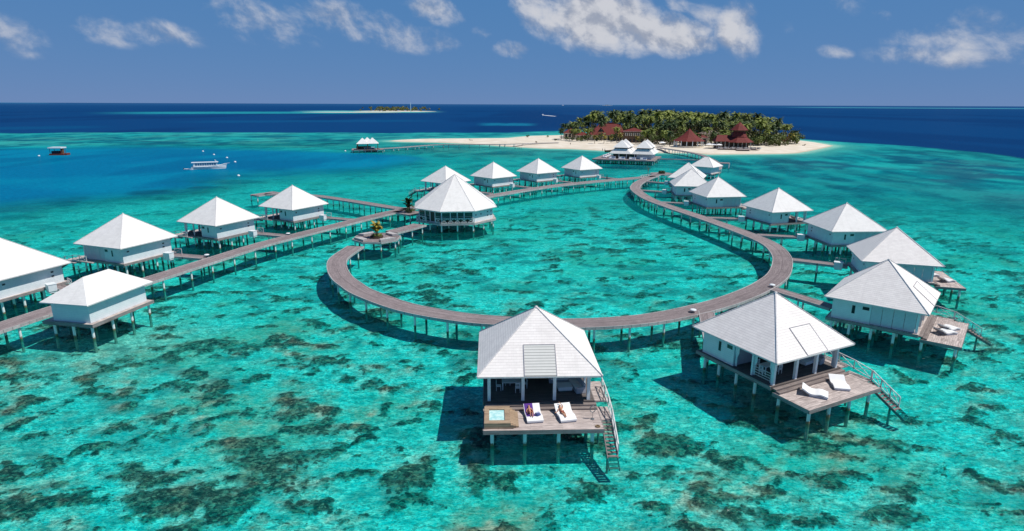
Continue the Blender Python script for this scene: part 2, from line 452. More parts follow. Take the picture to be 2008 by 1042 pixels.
LIGHT = 1.28     # sun + sky on a flat white sheet, so that a body colour can be written as it looks
def zones(X, Y):
    az = np.arctan2(X, Y); D = np.hypot(X, Y)
    w = fbm(X/40, Y/40, 3, 4)-.5; w2 = fbm(X/9, Y/9, 9, 4)-.5
    re = reef_edge(az)*(1+.05*w)
    deep = sstep(D, re*.995, re*1.03)
    deep = np.where(az > .75, np.maximum(deep, 0), deep)
    bn = blue_near(az)*(1+.22*w+.04*w2); bf = blue_far(az)*(1+.05*w+.03*w2)
    blue = sstep(D, bn*.74, bn*1.22)*sstep(D, bf*1.06, bf*.93)*sstep(-az, .07, .17)
    # right hand lagoon is darker and bluer toward the drop off
    teal = sstep(D, 105, 260)*sstep(az, .12, .40)
    back = sstep(D, 190, 300)
    return az, D, w, w2, deep, blue, teal, back

# ------------------------------------------------------------------ seabed
NR, NC = 520, 560
rr = 14*np.exp(np.linspace(0, math.log(900/14), NR)); kk = np.linspace(-1.35, 1.35, NC)
Yb = np.repeat(rr[:, None], NC, 1); Xb = kk[None, :]*(Yb*1.0+14)
Xb = Xb + 0
def coral_fields(X, Y):
    az, D, w, w2, deep, blue, teal, back = zones(X, Y)
    wx = X + 1.6*(fbm(X/2.2, Y/2.2, 21, 3)-.5)*2; wy = Y + 1.6*(fbm(X/2.2, Y/2.2, 22, 3)-.5)*2
    n1 = fbm(wx/9.5, wy/8.0, 31, 2); n2 = fbm(wx/2.5, wy/1.7, 41, 4); n3 = fbm(X/.8, Y/.75, 51, 3)
    dens = .035*sstep(Y, 62, 36) + .02*sstep(Y, 110, 60)
    # the bottom left and bottom right of the reef flat are the richest; the sandy channel between is bare
    dens = dens + .012*np.exp(-((X+14)/12)**2-((Y-35)/9)**2) + .03*np.exp(-((X-15)/7)**2-((Y-37)/8)**2) + .04*np.exp(-((X+1)/7)**2-((Y-34)/5)**2)
    dens = dens - .10*np.exp(-((X-3)/4)**2-((Y-46)/4)**2) - .05*np.exp(-((X+8)/4)**2-((Y-50)/7)**2)
    f = .15*n1 + .62*n2 + .23*n3 + dens
    coral = sstep(f, .485, .70)*(1-sstep(D, 150, 220))
    n4 = fbm(wx/12, wy/8, 61, 3); n5 = fbm(wx/3.2, wy/2.2, 71, 4)
    gd = .05*np.exp(-((X-9)/26)**2-((Y-105)/30)**2) + .07*teal + .05*np.exp(-((X+20)/10)**2-((Y-84)/10)**2)
    grass = sstep(.36*n4+.64*n5+gd, .44, .70)
    grass = grass*(.55+.45*sstep(Y, 40, 80))
    brown = sstep(fbm(X/1.5+50, Y/1.3, 81, 3), .52, .66)*coral
    return coral, grass, brown, n2, n3
coral, grass, brown, n2b, n3b = coral_fields(Xb, Yb)
Zb = -1.75 + .15*(fbm(Xb/5, Yb/5, 91, 3)-.5) + coral*(.10+.22*np.clip(n2b-.35, 0, 1)+.18*(n3b-.4)) - np.clip((np.hypot(Xb, Yb)-260)/300, 0, 1)*2
Zb = np.minimum(Zb, -.75)
sdm = poly_sdf(Xb, Yb, SAND)
Zb = np.where((sdm > -22) & (sdm < 40), np.maximum(Zb, -1.75+1.3*sstep(sdm, -22, 0)), Zb)
def seabed_mat():
    m, t, b = new_mat('reef_seabed')
    p = t.new('ShaderNodeNewGeometry').outputs['Position']
    cor, gra, bro = t.attr('coral'), t.attr('grass'), t.attr('brown')
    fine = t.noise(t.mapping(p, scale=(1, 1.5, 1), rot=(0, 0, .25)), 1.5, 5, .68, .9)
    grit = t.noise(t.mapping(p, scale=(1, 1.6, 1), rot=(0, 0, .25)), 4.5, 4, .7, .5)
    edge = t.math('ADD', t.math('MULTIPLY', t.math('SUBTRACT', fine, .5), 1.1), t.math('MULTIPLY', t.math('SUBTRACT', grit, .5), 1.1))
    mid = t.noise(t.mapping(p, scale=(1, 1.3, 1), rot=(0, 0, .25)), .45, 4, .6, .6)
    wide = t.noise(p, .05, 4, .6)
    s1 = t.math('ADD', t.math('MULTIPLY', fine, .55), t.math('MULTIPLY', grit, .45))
    sand = t.mix(t.smooth(s1, .41, .58), (.30, .36, .33), (.95, .91, .83))  # sand mottling, with caustic ripple light painted into its colour
    sand = t.mix(t.math('MULTIPLY', t.smooth(mid, .44, .66), .55), sand, (.24, .30, .27))
    sand = t.mix(t.math('MULTIPLY', t.smooth(wide, .46, .64), .55), sand, (.55, .40, .28))
    weed = t.mix(t.smooth(s1, .4, .6), (.035, .07, .085), (.17, .23, .24))
    k = t.math('ADD', gra, edge, clamp=True)
    c = t.mix(t.math('MULTIPLY', t.smooth(k, .30, .85), .60), sand, weed)
    # rubble between the coral heads
    k2 = t.math('ADD', cor, edge, clamp=True)
    rub = t.mix(t.smooth(s1, .40, .60), (.05, .055, .05), (.22, .21, .17))
    c = t.mix(t.math('MULTIPLY', t.smooth(k2, .34, .82), .88), c, rub)
    # single coral heads of two sizes, each with its own colour
    wob = t.new('ShaderNodeVectorMath', operation='ADD'); t.put(wob.inputs[0], p)
    nz = t.new('ShaderNodeTexNoise'); t.put(nz.inputs['Vector'], p); nz.inputs['Scale'].default_value = 2.2; nz.inputs['Detail'].default_value = 4
    sc_ = t.new('ShaderNodeVectorMath', operation='MULTIPLY_ADD'); t.put(sc_.inputs[0], nz.outputs['Color']); sc_.inputs[1].default_value = (.75, .75, 0); sc_.inputs[2].default_value = (-.375, -.375, 0)
    t.l.new(sc_.outputs[0], wob.inputs[1])
    flat = t.mapping(wob.outputs[0], scale=(1, 1.25, 0))
    for scale, r0, r1 in ((.62, .06, .46), (1.3, .03, .60), (2.8, .06, .62)):
        v = t.new('ShaderNodeTexVoronoi', voronoi_dimensions='2D'); t.put(v.inputs['Vector'], flat); v.inputs['Scale'].default_value = scale
        rnd_ = t.new('ShaderNodeSeparateColor'); t.put(rnd_.inputs[0], v.outputs['Color'])
        rad = t.math('MULTIPLY', t.math('ADD', t.math('MULTIPLY', cor, r1), r0), t.math('ADD', .45, rnd_.outputs[0]))
        head = t.smooth(t.math('SUBTRACT', t.math('ADD', rad, t.math('MULTIPLY', edge, .30)), v.outputs['Distance']), -.04, .24)
        dark = t.mix(t.smooth(s1, .42, .62), (.022, .023, .024), (.13, .12, .10))
        tan = t.mix(t.smooth(s1, .40, .60), (.14, .11, .085), (.46, .36, .27))
        hc = t.mix(t.smooth(rnd_.outputs[1], .50, .74), dark, tan)
        c = t.mix(t.math('MULTIPLY', t.math('MULTIPLY', head, .85), t.smooth(cor, .05, .3)), c, hc)
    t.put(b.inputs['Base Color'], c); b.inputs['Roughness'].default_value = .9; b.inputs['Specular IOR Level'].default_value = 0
    t.put(b.inputs['Normal'], t.bump(s1, .8, .3))
    return m
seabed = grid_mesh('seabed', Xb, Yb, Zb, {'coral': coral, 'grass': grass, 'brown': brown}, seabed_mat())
tag(seabed, kind='structure')

# ------------------------------------------------------------------ water
NR2, NC2 = 560, 520
r1 = 6*np.exp(np.linspace(0, math.log(700/6), 440)); r2 = 700*np.exp(np.linspace(0, math.log(60000/700), NR2-440+1))[1:]
rw = np.concatenate([r1, r2]); kw = np.linspace(-1, 1, NC2); kw = np.sign(kw)*np.abs(kw)**1.0*1.6
Yw = np.repeat(rw[:, None], NC2, 1); Xw = kw[None, :]*(Yw+25)
az, D, w, w2, deep, blue, teal, back = zones(Xw, Yw)
sdw = poly_sdf(Xw, Yw, SAND)
body = np.zeros(Xw.shape+(3,)); op = np.zeros(Xw.shape)
def paint(c, k):
    global body
    k = np.clip(k, 0, 1)[..., None]; body = body*(1-k) + (c/LIGHT)*k
paint(srgb(4, 182, 178), np.ones_like(D))
n_a = fbm(Xw/6, Yw/14, 101, 4); n_b = fbm(Xw/16, Yw/42, 111, 4); n_c = fbm(Xw/30, Yw/90, 121, 4)
paint(srgb(6, 138, 152), teal*.85)
paint(srgb(8, 174, 178), back*.7)
patch = sstep(n_b, .47, .62)*sstep(D, 150, 240)
paint(srgb(6, 88, 116), patch*(.62+.3*teal)*(1-blue))
paint(srgb(4, 100, 128), teal*sstep(fbm(Xw/11, Yw/24, 117, 4), .46, .66)*.75)
paint(srgb(8, 92, 138), sstep(D, reef_edge(az)*.62, reef_edge(az)*1.0)*(az > .2)*.6)
paint(srgb(40, 195, 190), sstep(n_c, .52, .66)*sstep(D, 170, 260)*.5*(1-blue))
# the outer right reef flat: greyish violet weed beds with paler lanes
rf = sstep(D, reef_edge(az)*.42, reef_edge(az)*.60)*sstep(D, reef_edge(az)*.97, reef_edge(az)*.82)*sstep(az, .30, .46)
paint(srgb(52, 104, 128), rf*sstep(fbm(Xw/26, Yw/30, 137, 4), .38, .62)*.75)
paint(srgb(28, 165, 165), sstep(D, reef_edge(az)*.86, reef_edge(az)*.95)*sstep(az, .25, .4)*.7)
op = np.maximum(op, .8*rf)
# left lagoon turns blue; its far rim is a pale reef flat with dark coral heads
paint(srgb(0, 146, 178), blue)
paint(srgb(0, 118, 162), sstep(blue, .35, .95)*(.55+.45*sstep(fbm(Xw/60, Yw/60, 131, 3), .4, .6))*(.25+.75*sstep(-az, .18, .42)))
paint(srgb(0, 100, 146), sstep(blue, .5, 1)*sstep(fbm(Xw/25, Yw/70, 133, 4), .48, .66)*.6)
# a dark belt of weed along the near edge of the blue water
wb = np.exp(-((D/(blue_near(az)*1.02)-1)/.075)**2)*sstep(-az, .30, .48)*sstep(fbm(Xw/14, Yw/9, 135, 4), .40, .56)
paint(srgb(6, 78, 105), wb*.75); wbelt = wb
rim = sstep(D, blue_far(az)*1.0, blue_far(az)*1.08)*(az < .1)*(1-deep)
paint(srgb(24, 150, 155), rim*.9)
paint(srgb(8, 92, 118), rim*sstep(fbm(Xw/26, Yw/26, 141, 5), .44, .56)*sstep(D, reef_edge(az)*.98, reef_edge(az)*.82)*.85)
paint(srgb(70, 175, 165), rim*sstep(fbm(Xw/36, Yw/18, 151, 5), .5, .62)*.6)
mott = fbm(Xw/8, Yw/12, 181, 5)
paint(srgb(8, 96, 122), sstep(mott, .50, .62)*sstep(D, 130, 230)*(1-blue)*(1-deep)*.5)
paint(srgb(48, 190, 184), sstep(mott, .48, .38)*sstep(D, 150, 240)*(1-blue)*(1-deep)*.35)
# bright shallows round the sand bank
paint(srgb(95, 200, 185), sstep(sdw, -26, -3)*.75*(1-deep*.0))
paint(srgb(170, 222, 200), sstep(sdw, -9, 0)*.8)
halo = sstep(sdw, -40, -12)*(1-sstep(sdw, -12, -4))
paint(srgb(50, 185, 178), halo*.4*(1-deep))
# the open sea
paint(srgb(8, 66, 120), deep)
paint(srgb(34, 86, 136), sstep(D, 2000, 14000)*.85)  # horizon haze painted into the far water as a paler blue
paint(srgb(4, 48, 100), deep*sstep(fbm(Xw/120, Yw/400, 161, 3), .45, .65)*(1-sstep(D, 1500, 4000))*.5)
def streak(px0, px1, py, halfy, c, k, taper=.25):
    global body
    a0, a1 = azd(px0, py)[0], azd(px1, py)[0]
    dn, df = azd((px0+px1)/2, py+halfy)[1], azd((px0+px1)/2, py-halfy)[1]
    dm, dd = (dn+df)/2, (df-dn)/2
    u = (az-a0)/(a1-a0); e = sstep(u, 0, taper)*sstep(u, 1, 1-taper)
    paint(c, k*e*np.clip(1.4*(1-((D-dm*(1+.04*w2))/dd)**2), 0, 1))
streak(150, 790, 221.5, 2.6, srgb(35, 150, 165), .9)
streak(560, 880, 219.5, 2.4, srgb(110, 200, 195), .85)
streak(-200, 240, 252, 3.5, srgb(6, 80, 130), .8)
streak(300, 900, 238, 2.5, srgb(8, 85, 135), .7)
streak(930, 1060, 244.5, 3, srgb(20, 125, 160), .8)
streak(1500, 2150, 212.5, .7, srgb(80, 165, 185), .85)
streak(1150, 1320, 206.6, .5, srgb(70, 140, 180), .6)
streak(-100, 120, 202.2, .5, srgb(70, 150, 190), .6)
op = np.maximum(op, .035 + .03*w)
op = np.maximum(op, .30*sstep(D, 90, 200)); op = np.maximum(op, .62*sstep(D, 170, 330)); op = np.maximum(op, .7*teal)
op = np.maximum(op, .97*blue); op = np.maximum(op, .8*wbelt); op = np.maximum(op, deep); op = np.maximum(op, sstep(D, 330, 520)*.95)
op = np.maximum(op, sstep(sdw, -26, -4)*.9)
op = np.where(D > 620, 1.0, np.clip(op, 0, 1))
# thinner, clearer water over the coral heads, thinnest over the brown ones
cor_w, _, bro_w, _, _ = coral_fields(Xw, Yw)
clear = np.clip(cor_w*1.1, 0, 1)*(.45+.55*sstep(fbm(Xw/5, Yw/5, 171, 3), .40, .58))
clear = clear*(1-.55*sstep(Yw, 62, 95))
clear = np.maximum(clear, .55*np.exp(-((Xw+46)/9)**2-((Yw-66)/9)**2))
def water_mat():
    m, t, b = new_mat('lagoon_water'); t.n.remove(b)
    out = t.n['Material Output']
    p = t.new('ShaderNodeNewGeometry').outputs['Position']
    w1 = t.noise(t.mapping(p, scale=(.8, 2.0, 1), rot=(0, 0, .25)), .75, 5, .62, .8)
    w2 = t.noise(t.mapping(p, scale=(.35, 1.0, 1), rot=(0, 0, -.2)), .14, 4, .6, .5)
    h = t.math('ADD', w1, t.math('MULTIPLY', w2, 2.5))
    nrm = t.bump(h, .9, .30)
    tr = t.new('ShaderNodeBsdfTransparent'); 
    # light focused and spread by the waves, painted as noise into the tint
    chop_light = t.noise(t.mapping(p, scale=(.75, 1.9, 1), rot=(0, 0, .28)), 1.5, 5, .66, 1.3)
    tint = t.mix(t.smooth(chop_light, .42, .58), (.03, .79, .81), (.26, 1.0, .965))
    t.put(tr.inputs[0], t.mix(t.attr('clear'), tint, t.mix(t.smooth(chop_light, .42, .58), (.50, .72, .66), (.74, .90, .82))))
    df = t.new('ShaderNodeBsdfDiffuse')
    bc = t.attr('body', True)
    t.put(df.inputs[0], t.mix(t.smooth(w1, .32, .68), t.mix(1.0, bc, (.72, .82, .86), 'MULTIPLY'), t.mix(1.0, bc, (1.2, 1.18, 1.14), 'MULTIPLY')))
    t.put(df.inputs['Normal'], t.bump(h, .35, .3))
    gl = t.new('ShaderNodeBsdfGlossy'); gl.inputs['Roughness'].default_value = .12; t.put(gl.inputs['Normal'], nrm)
    gl.inputs[0].default_value = (.9, .95, 1, 1)
    fr = t.new('ShaderNodeFresnel'); fr.inputs['IOR'].default_value = 1.33; t.put(fr.inputs['Normal'], nrm)
    m1 = t.new('ShaderNodeMixShader'); t.put(m1.inputs[0], t.attr('op')); t.l.new(tr.outputs[0], m1.inputs[1]); t.l.new(df.outputs[0], m1.inputs[2])
    m2 = t.new('ShaderNodeMixShader'); t.put(m2.inputs[0], t.math('MINIMUM', t.math('MULTIPLY', fr.outputs[0], .28), .05)); t.l.new(m1.outputs[0], m2.inputs[1]); t.l.new(gl.outputs[0], m2.inputs[2])
    t.l.new(m2.outputs[0], out.inputs['Surface'])
    return m
water = grid_mesh('water', Xw, Yw, np.zeros_like(Xw), {'body': body, 'op': op, 'clear': clear}, water_mat())
tag(water, kind='structure')

# ------------------------------------------------------------------ island sand
gx, gy = np.meshgrid(np.arange(-115, 262, 2.0), np.arange(322, 640, 2.0))
sdi = poly_sdf(gx, gy, SAND)
gz = np.where(sdi < 0, sdi*.10, 1.5*(1-np.exp(-np.maximum(sdi, 0)/9))) + .22*(fbm(gx/7, gy/7, 5, 4)-.5)*sstep(sdi, 0, 6)
gz = np.maximum(gz, -2.2)
def island_z(x, y):
    return float(np.interp(0, [0, 1], [0, 1])) + float(1.5*(1-math.exp(-max(0, float(poly_sdf(np.array([x]), np.array([y]), SAND)[0]))/9)))
def sand_mat():
    m, t, b = new_mat('beach_sand'); p = t.new('ShaderNodeNewGeometry').outputs['Position']
    n = t.noise(p, .12, 5); n2 = t.noise(p, 1.2, 4)
    c = t.mix(t.smooth(n, .35, .7), (.64, .56, .45), (.74, .675, .575))
    c = t.mix(t.math('MULTIPLY', t.smooth(n2, .55, .75), .3), c, (.5, .42, .32))
    s = t.new('ShaderNodeSeparateXYZ'); t.put(s.inputs[0], p)
    c = t.mix(t.smooth(s.outputs[2], .02, .45, 1, 0), c, (.48, .42, .32))
    t.put(b.inputs['Base Color'], c); b.inputs['Roughness'].default_value = .9; b.inputs['Specular IOR Level'].default_value = .1
    return m
tag(grid_mesh('sand', gx, gy, gz, {}, sand_mat()), kind='structure')
#PART3
# ------------------------------------------------------------------ villas on stilts (local frame: origin in the water under the middle, deck towards -y)
ZF, ZD, ZE, ZA = 2.05, 1.60, 4.70, 9.08      # floor, sun deck, eaves, apex
HR, HW = 5.30, 4.45                            # half width of roof and of walls
PILE_ME = None
def pile(parent, x, y, top, r=.15, name='pile'):
    global PILE_ME
    if PILE_ME is None:
        PILE_ME = MB().tube([(0, 0, -1), (0, 0, 0)], [1.06, 1.0], 12).mesh('pile'); PILE_ME.materials.append(M['pile']); PILE_ME.shade_smooth()
    o = bpy.data.objects.new(name, PILE_ME); col.objects.link(o); o.parent = parent
    o.location = (x, y, top); o.scale = (r, r, top+1.9)
    return o
def roof_mb(mb, hx, hy, ze, apex, th=.10, ridge=0.0, ztop=None):
    """hip roof; ridge = half length of the ridge along y"""
    c = [Vector((-hx, -hy, ze)), Vector((hx, -hy, ze)), Vector((hx, hy, ze)), Vector((-hx, hy, ze))]
    a0, a1 = Vector((0, -ridge, apex)), Vector((0, ridge, apex))
    fs = [(c[0], c[1], a0), (c[1], c[2], a1, a0) if ridge else (c[1], c[2], a0), (c[2], c[3], a1 if ridge else a0), (c[3], c[0], a0, a1) if ridge else (c[3], c[0], a0)]
    for f in fs: mb.face(f)
    return c, a0, a1
def make_roof(parent, hx, hy, ze, apex, mat, ridge=0.0, caps=True, inset=.12):
    mb = MB(); c, a0, a1 = roof_mb(mb, hx, hy, ze, apex, ridge=ridge)
    rf = mb.build('roof', mat, parent)
    # the boarded underside and the thin edge board
    e = MB(); z0 = ze-.13
    for i in range(4):
        p, q = c[i], c[(i+1) % 4]
        e.face([Vector((p.x, p.y, z0)), Vector((q.x, q.y, z0)), q - Vector((0, 0, .003)), p - Vector((0, 0, .003))])
    e.build('fascia', M['cap'], rf)
    s = MB(); s.face([Vector((v.x*.998, v.y*.998, z0+.01)) for v in reversed(c)]); s.build('soffit', M['soffit'], rf)
    if caps:
        for i in range(4):
            end = a0 if i in (0, 1) else a1
            MB().bar(c[i]+Vector((0, 0, .03)), end+Vector((0, 0, .03)), .11, .05).build('hip_cap', M['cap'], rf)
        if ridge: MB().bar(a0+Vector((0, 0, .03)), a1+Vector((0, 0, .03)), .2, .07).build('hip_cap', M['cap'], rf)
        MB().lathe([(.16, -.06), (.14, .05), (.0, .12)], 8, a0).build('finial', M['cap'], rf) if not ridge else None
    return rf
def xrail(mb, p, q, h=.95, posts=True, cross=True, w=.06):
    """a railing bay from p to q (foot points): posts, top and bottom rail, crossed braces"""
    p, q = Vector(p), Vector(q); u = Vector((0, 0, 1))
    mb.bar(p+u*h, q+u*h, w*1.3, w); mb.bar(p+u*.12, q+u*.12, w, w)
    if posts:
        mb.bar(p, p+u*h, w*1.2); mb.bar(q, q+u*h, w*1.2)
    if cross:
        mb.bar(p+u*.14, q+u*h, w*.7); mb.bar(q+u*.14, p+u*h, w*.7)
    return mb
def make_villa(m, open_side, sun_deck=True, roofmat='roof', pool=False, panel=True):
    """m = +1 / -1 mirrors the plan; open_side: verandah sides open with curtains, else closed by louvred shutters"""
    t = empty('overwater_villa')
    W = HW
    rf = make_roof(t, HR, HR, ZE, ZA, M[roofmat])
    if panel:
        # louvred panel let into the lower half of the deck-side slope
        sl = (ZA-ZE)/HR
        def onroof(x, s, off): return Vector((x, -HR+s, ZE+sl*s+off))
        p = MB(); x0, x1, s0, s1 = -1.30, 1.42, .02, 2.28
        q = [onroof(x0, s0, .05), onroof(x1, s0, .05), onroof(x1, s1, .05), onroof(x0, s1, .05)]
        p.face(q); b4 = [onroof(x0, s0, .006), onroof(x1, s0, .006), onroof(x1, s1, .006), onroof(x0, s1, .006)]
        for i in range(4): p.face([b4[i], b4[(i+1) % 4], q[(i+1) % 4], q[i]])
        p.build('louver_panel', M['louver'] if roofmat == 'roof' and pool else M[roofmat], rf)
        fr = MB()
        for x in (x0, x1): fr.bar(onroof(x, s0, .05), onroof(x, s1, .05), .07, .05)
        fr.bar(onroof(x0-.03, s1, .05), onroof(x1+.03, s1, .05), .07, .06)
        fr.build('panel_frame', M['fascia'], rf)
    MB().box(-W-.32, W+.32, -W-.14, W+.42, ZF-.30, ZF).build('floor', M['floor'] if pool or open_side else M['deck'], t)
    MB().box(-W-.35, W+.35, W+.425, W+.50, ZF-.34, ZF+.02).box(-W-.395, -W-.325, -W-.1, W+.5, ZF-.34, ZF+.02).box(W+.325, W+.395, -W-.1, W+.5, ZF-.34, ZF+.02).build('floor_beam', M['deck_fascia'], t)
    # walls: back, two sides to the middle, and the partition behind the verandah
    yp = .35; th = .12; zt = ZE-.06
    wl = MB()
    wl.box(-W, W, W-th, W, ZF, zt)
    wl.box(-W, -W+th, yp, W-th, ZF, zt); wl.box(W-th, W, yp, W-th, ZF, zt)
    wl.build('wall', M['wall'], t)
    pt = MB(); pt.box(-W+th, W-th, yp, yp+th, ZF, zt); pt.build('partition', M['cushion_grey'], t)
    for x0, x1 in ((-1.6, .0), (.05, 1.65)): MB().box(x0, x1, yp-.04, yp-.005, ZF+.02, ZF+2.2).build('glass_door', M['glass'], t)
    # small windows
    for sx in (-1, 1):
        x = sx*W
        def win(y0, y1, z0, z1):
            f = MB(); xo = x+sx*.03
            f.box(min(x, xo), max(x, xo), y0-.06, y1+.06, z0-.06, z0).box(min(x, xo), max(x, xo), y0-.06, y1+.06, z1, z1+.06)
            f.box(min(x, xo), max(x, xo), y0-.06, y0, z0, z1).box(min(x, xo), max(x, xo), y1, y1+.06, z0, z1)
            w_ = f.build('window', M['wall'], t)
            g = MB(); g.box(min(x+sx*.004, x+sx*.015), max(x+sx*.004, x+sx*.015), y0, y1, z0, z1); g.build('pane', M['glass'], w_)
        win(2.0, 2.34, ZF+.95, ZF+1.95)
        win(.55, 1.25, ZF+1.62, ZF+2.02)
    for xx, zz in ((2.95*m, 1.75), (2.95*m, 1.15), (-3.5*m, 1.75)):
        f = MB(); f.box(xx-.24, xx+.24, W, W+.025, ZF+zz-.15, ZF+zz+.15); w_ = f.build('window', M['wall'], t)
        g = MB(); g.box(xx-.19, xx+.19, W+.026, W+.034, ZF+zz-.11, ZF+zz+.11); g.build('pane', M['dark'], w_)
    # verandah posts and beams
    for x in (-W+.16, -1.38, 1.35, W-.16):
        MB().bar((x, -W+.16, ZF), (x, -W+.16, zt), .27, .27).build('post', M['paint'], t)
    MB().box(-W+.02, W-.02, -W+.04, -W+.28, ZE-.36, ZE-.14).build('header_beam', M['paint'], t)
    for sx in (-1, 1):
        x = sx*(W-.1)
        if open_side:
            MB().bar((x, -1.9, ZF), (x, -1.9, zt), .16, .16).build('post', M['paint'], t)
            r = MB()
            for z in (.25, .5, .75, 1.0):
                r.bar((x, -W+.3, ZF+z), (x, -1.98, ZF+z), .05, .05)
            if sx < 0 or not sun_deck: r.build('side_railing', M['rail'], t)
            for y in (-2.05, -W+.42, .15):
                c = MB(); n = 9
                for k in range(n):     # gathered curtain, tied at mid height
                    a0, a1 = k/n-.5, (k+1)/n-.5
                    def cp(a, zz):
                        s_ = .62*(1 if zz > .6 else .55 if zz < .2 else .42); return Vector((x-sx*.10+.05*math.sin(a*40), y+a*s_, ZF+.05+zz*2.35))
                    for z0, z1 in ((0, .15), (.15, .4), (.4, .62), (.62, .8), (.8, 1)):
                        c.face([cp(a0, z0), cp(a1, z0), cp(a1, z1), cp(a0, z1)])
                c.build('curtain', M['curtain'], t)
        else:
            n = 4; y0, y1 = -W+.32, yp
            for k in range(n):
                a, b_ = y0+(y1-y0)*k/n+.02, y0+(y1-y0)*(k+1)/n-.02
                MB().box(x-.03, x+.03, a, b_, ZF+.03, zt-.06).build('shutter', M['shutter'], t)
    # steps down to the sun deck, deck, front edge
    DX0, DX1, DY = -4.72, 4.92, -8.55
    MB().box(DX0+.1, DX1, -W-.55, -W-.145, ZF-.30, ZF-.14).box(DX0+.1, DX1, -W-.95, -W-.555, ZF-.42, ZF-.29).build('step', M['step'], t)
    MB().box(DX0, DX1, DY, -W-.35, ZD-.12, ZD).build('deck', M['deck'], t)
    MB().box(DX0-.03, DX1+.03, DY-.06, DY-.005, ZD-.34, ZD+.012).box(DX0-.07, DX0-.005, DY, -W-.3, ZD-.34, ZD+.012).box(DX1+.005, DX1+.07, DY, -W-.3, ZD-.34, ZD+.012).build('deck_beam', M['deck_fascia'], t)
    # side landing, railing and the stair into the water
    s = m if not pool else 1
    sx = 1
    MB().box(W+.40, W+1.5, -W-.1, -.8, ZF-.16, ZF-.01).build('side_landing', M['deck'], t)
    X0, X1 = DX1+.09, DX1+.89
    ys, ye, ze_ = -7.1, -11.0, -.45
    rl = MB(); xr = X1+.05
    rl2 = [(xr, -2.0, ZF), (xr, -3.6, ZF), (xr, -5.2, ZF-.12), (xr, -7.0, ZD)]
    for a, b_ in zip(rl2, rl2[1:]): xrail(rl, a, b_)
    MB().box(X0-.01, X1+.1, ys, -W-.35, ZD-.12, ZD-.004).build('stair_landing', M['deck'], t)
    st = MB(); L = ye-ys; dz = ze_-ZD; n = 13
    for k in range(n):
        f = (k+.7)/n; y = ys+L*f; z = ZD+dz*f
        st.box(X0+.05, X1-.05, y-.13, y+.13, z-.05, z)
    sto = st.build('stair', M['step'], t)
    for x in (X0, X1): MB().bar((x, ys+.1, ZD-.12), (x, ye, ze_-.1), .07, .26).build('stringer', M['deck_fascia'], sto)
    def sp(f): return (xr, ys+L*f, ZD+dz*f)
    f0 = .0
    for f1 in (.24, .48, .72): xrail(rl, sp(f0), sp(f1), h=.95); f0 = f1
    rl.build('railing', M['rail'], t)
    # piles
    for y in (DY+.45, -W-.5, -2.2, .1, 2.4, W-.1):
        for x in (-4.05, -1.4, 1.35, 4.1):
            top = (ZD if y < -W else ZF)-.25
            pile(t, x, y, top)
    for y in (-5.4, -9.6):
        pile(t, X0+.1, y, .9 if y > -9 else .1, .10)
    if pool:
        zt2 = ZF+.05; px0, px1, py0, py1 = -4.68, -2.55, DY+.22, -W-1.0
        ix0, ix1, iy0, iy1 = -4.28, -3.02, DY+.75, -W-1.55
        p = MB()
        for a in ((px0, ix0, py0, py1), (ix1, px1, py0, py1), (ix0+.002, ix1-.002, py0, iy0), (ix0+.002, ix1-.002, iy1, py1)):
            p.box(*a, ZD+.005, zt2)
        po = p.build('plunge_pool', M['poolwood'], t)
        MB().box(ix0+.004, ix1-.004, iy0+.004, iy1-.004, ZD+.02, ZD+.10).build('pool_basin', M['pool_tile'], po)
        w_ = MB().face([(ix0+.003, iy0+.003, zt2-.08), (ix1-.003, iy0+.003, zt2-.08), (ix1-.003, iy1-.003, zt2-.08), (ix0+.003, iy1-.003, zt2-.08)]).build('pool_water', POOLW, po)
        sb = MB()
        for k, (e, z) in enumerate(((.22, .32), (.44, .21), (.66, .10))):
            sb.box(px1+.003+(.22*k), px1+e, py0+.1*k, py1-.1*k-.0, ZD+.005, ZD+z)
        sb.build('pool_step', M['poolwood'], po)
    return t
def poolw():
    m, t, b = new_mat('pool_water'); b.inputs['Base Color'].default_value = (.42, .74, .74, 1); b.inputs['Roughness'].default_value = .05
    n = t.noise(coords(t), 3.0, 3); t.put(b.inputs['Base Color'], t.mix(t.smooth(n, .35, .65), (.35, .68, .70), (.62, .86, .85)))
    t.put(b.inputs['Normal'], t.bump(n, .2, .05)); return m
POOLW = poolw()

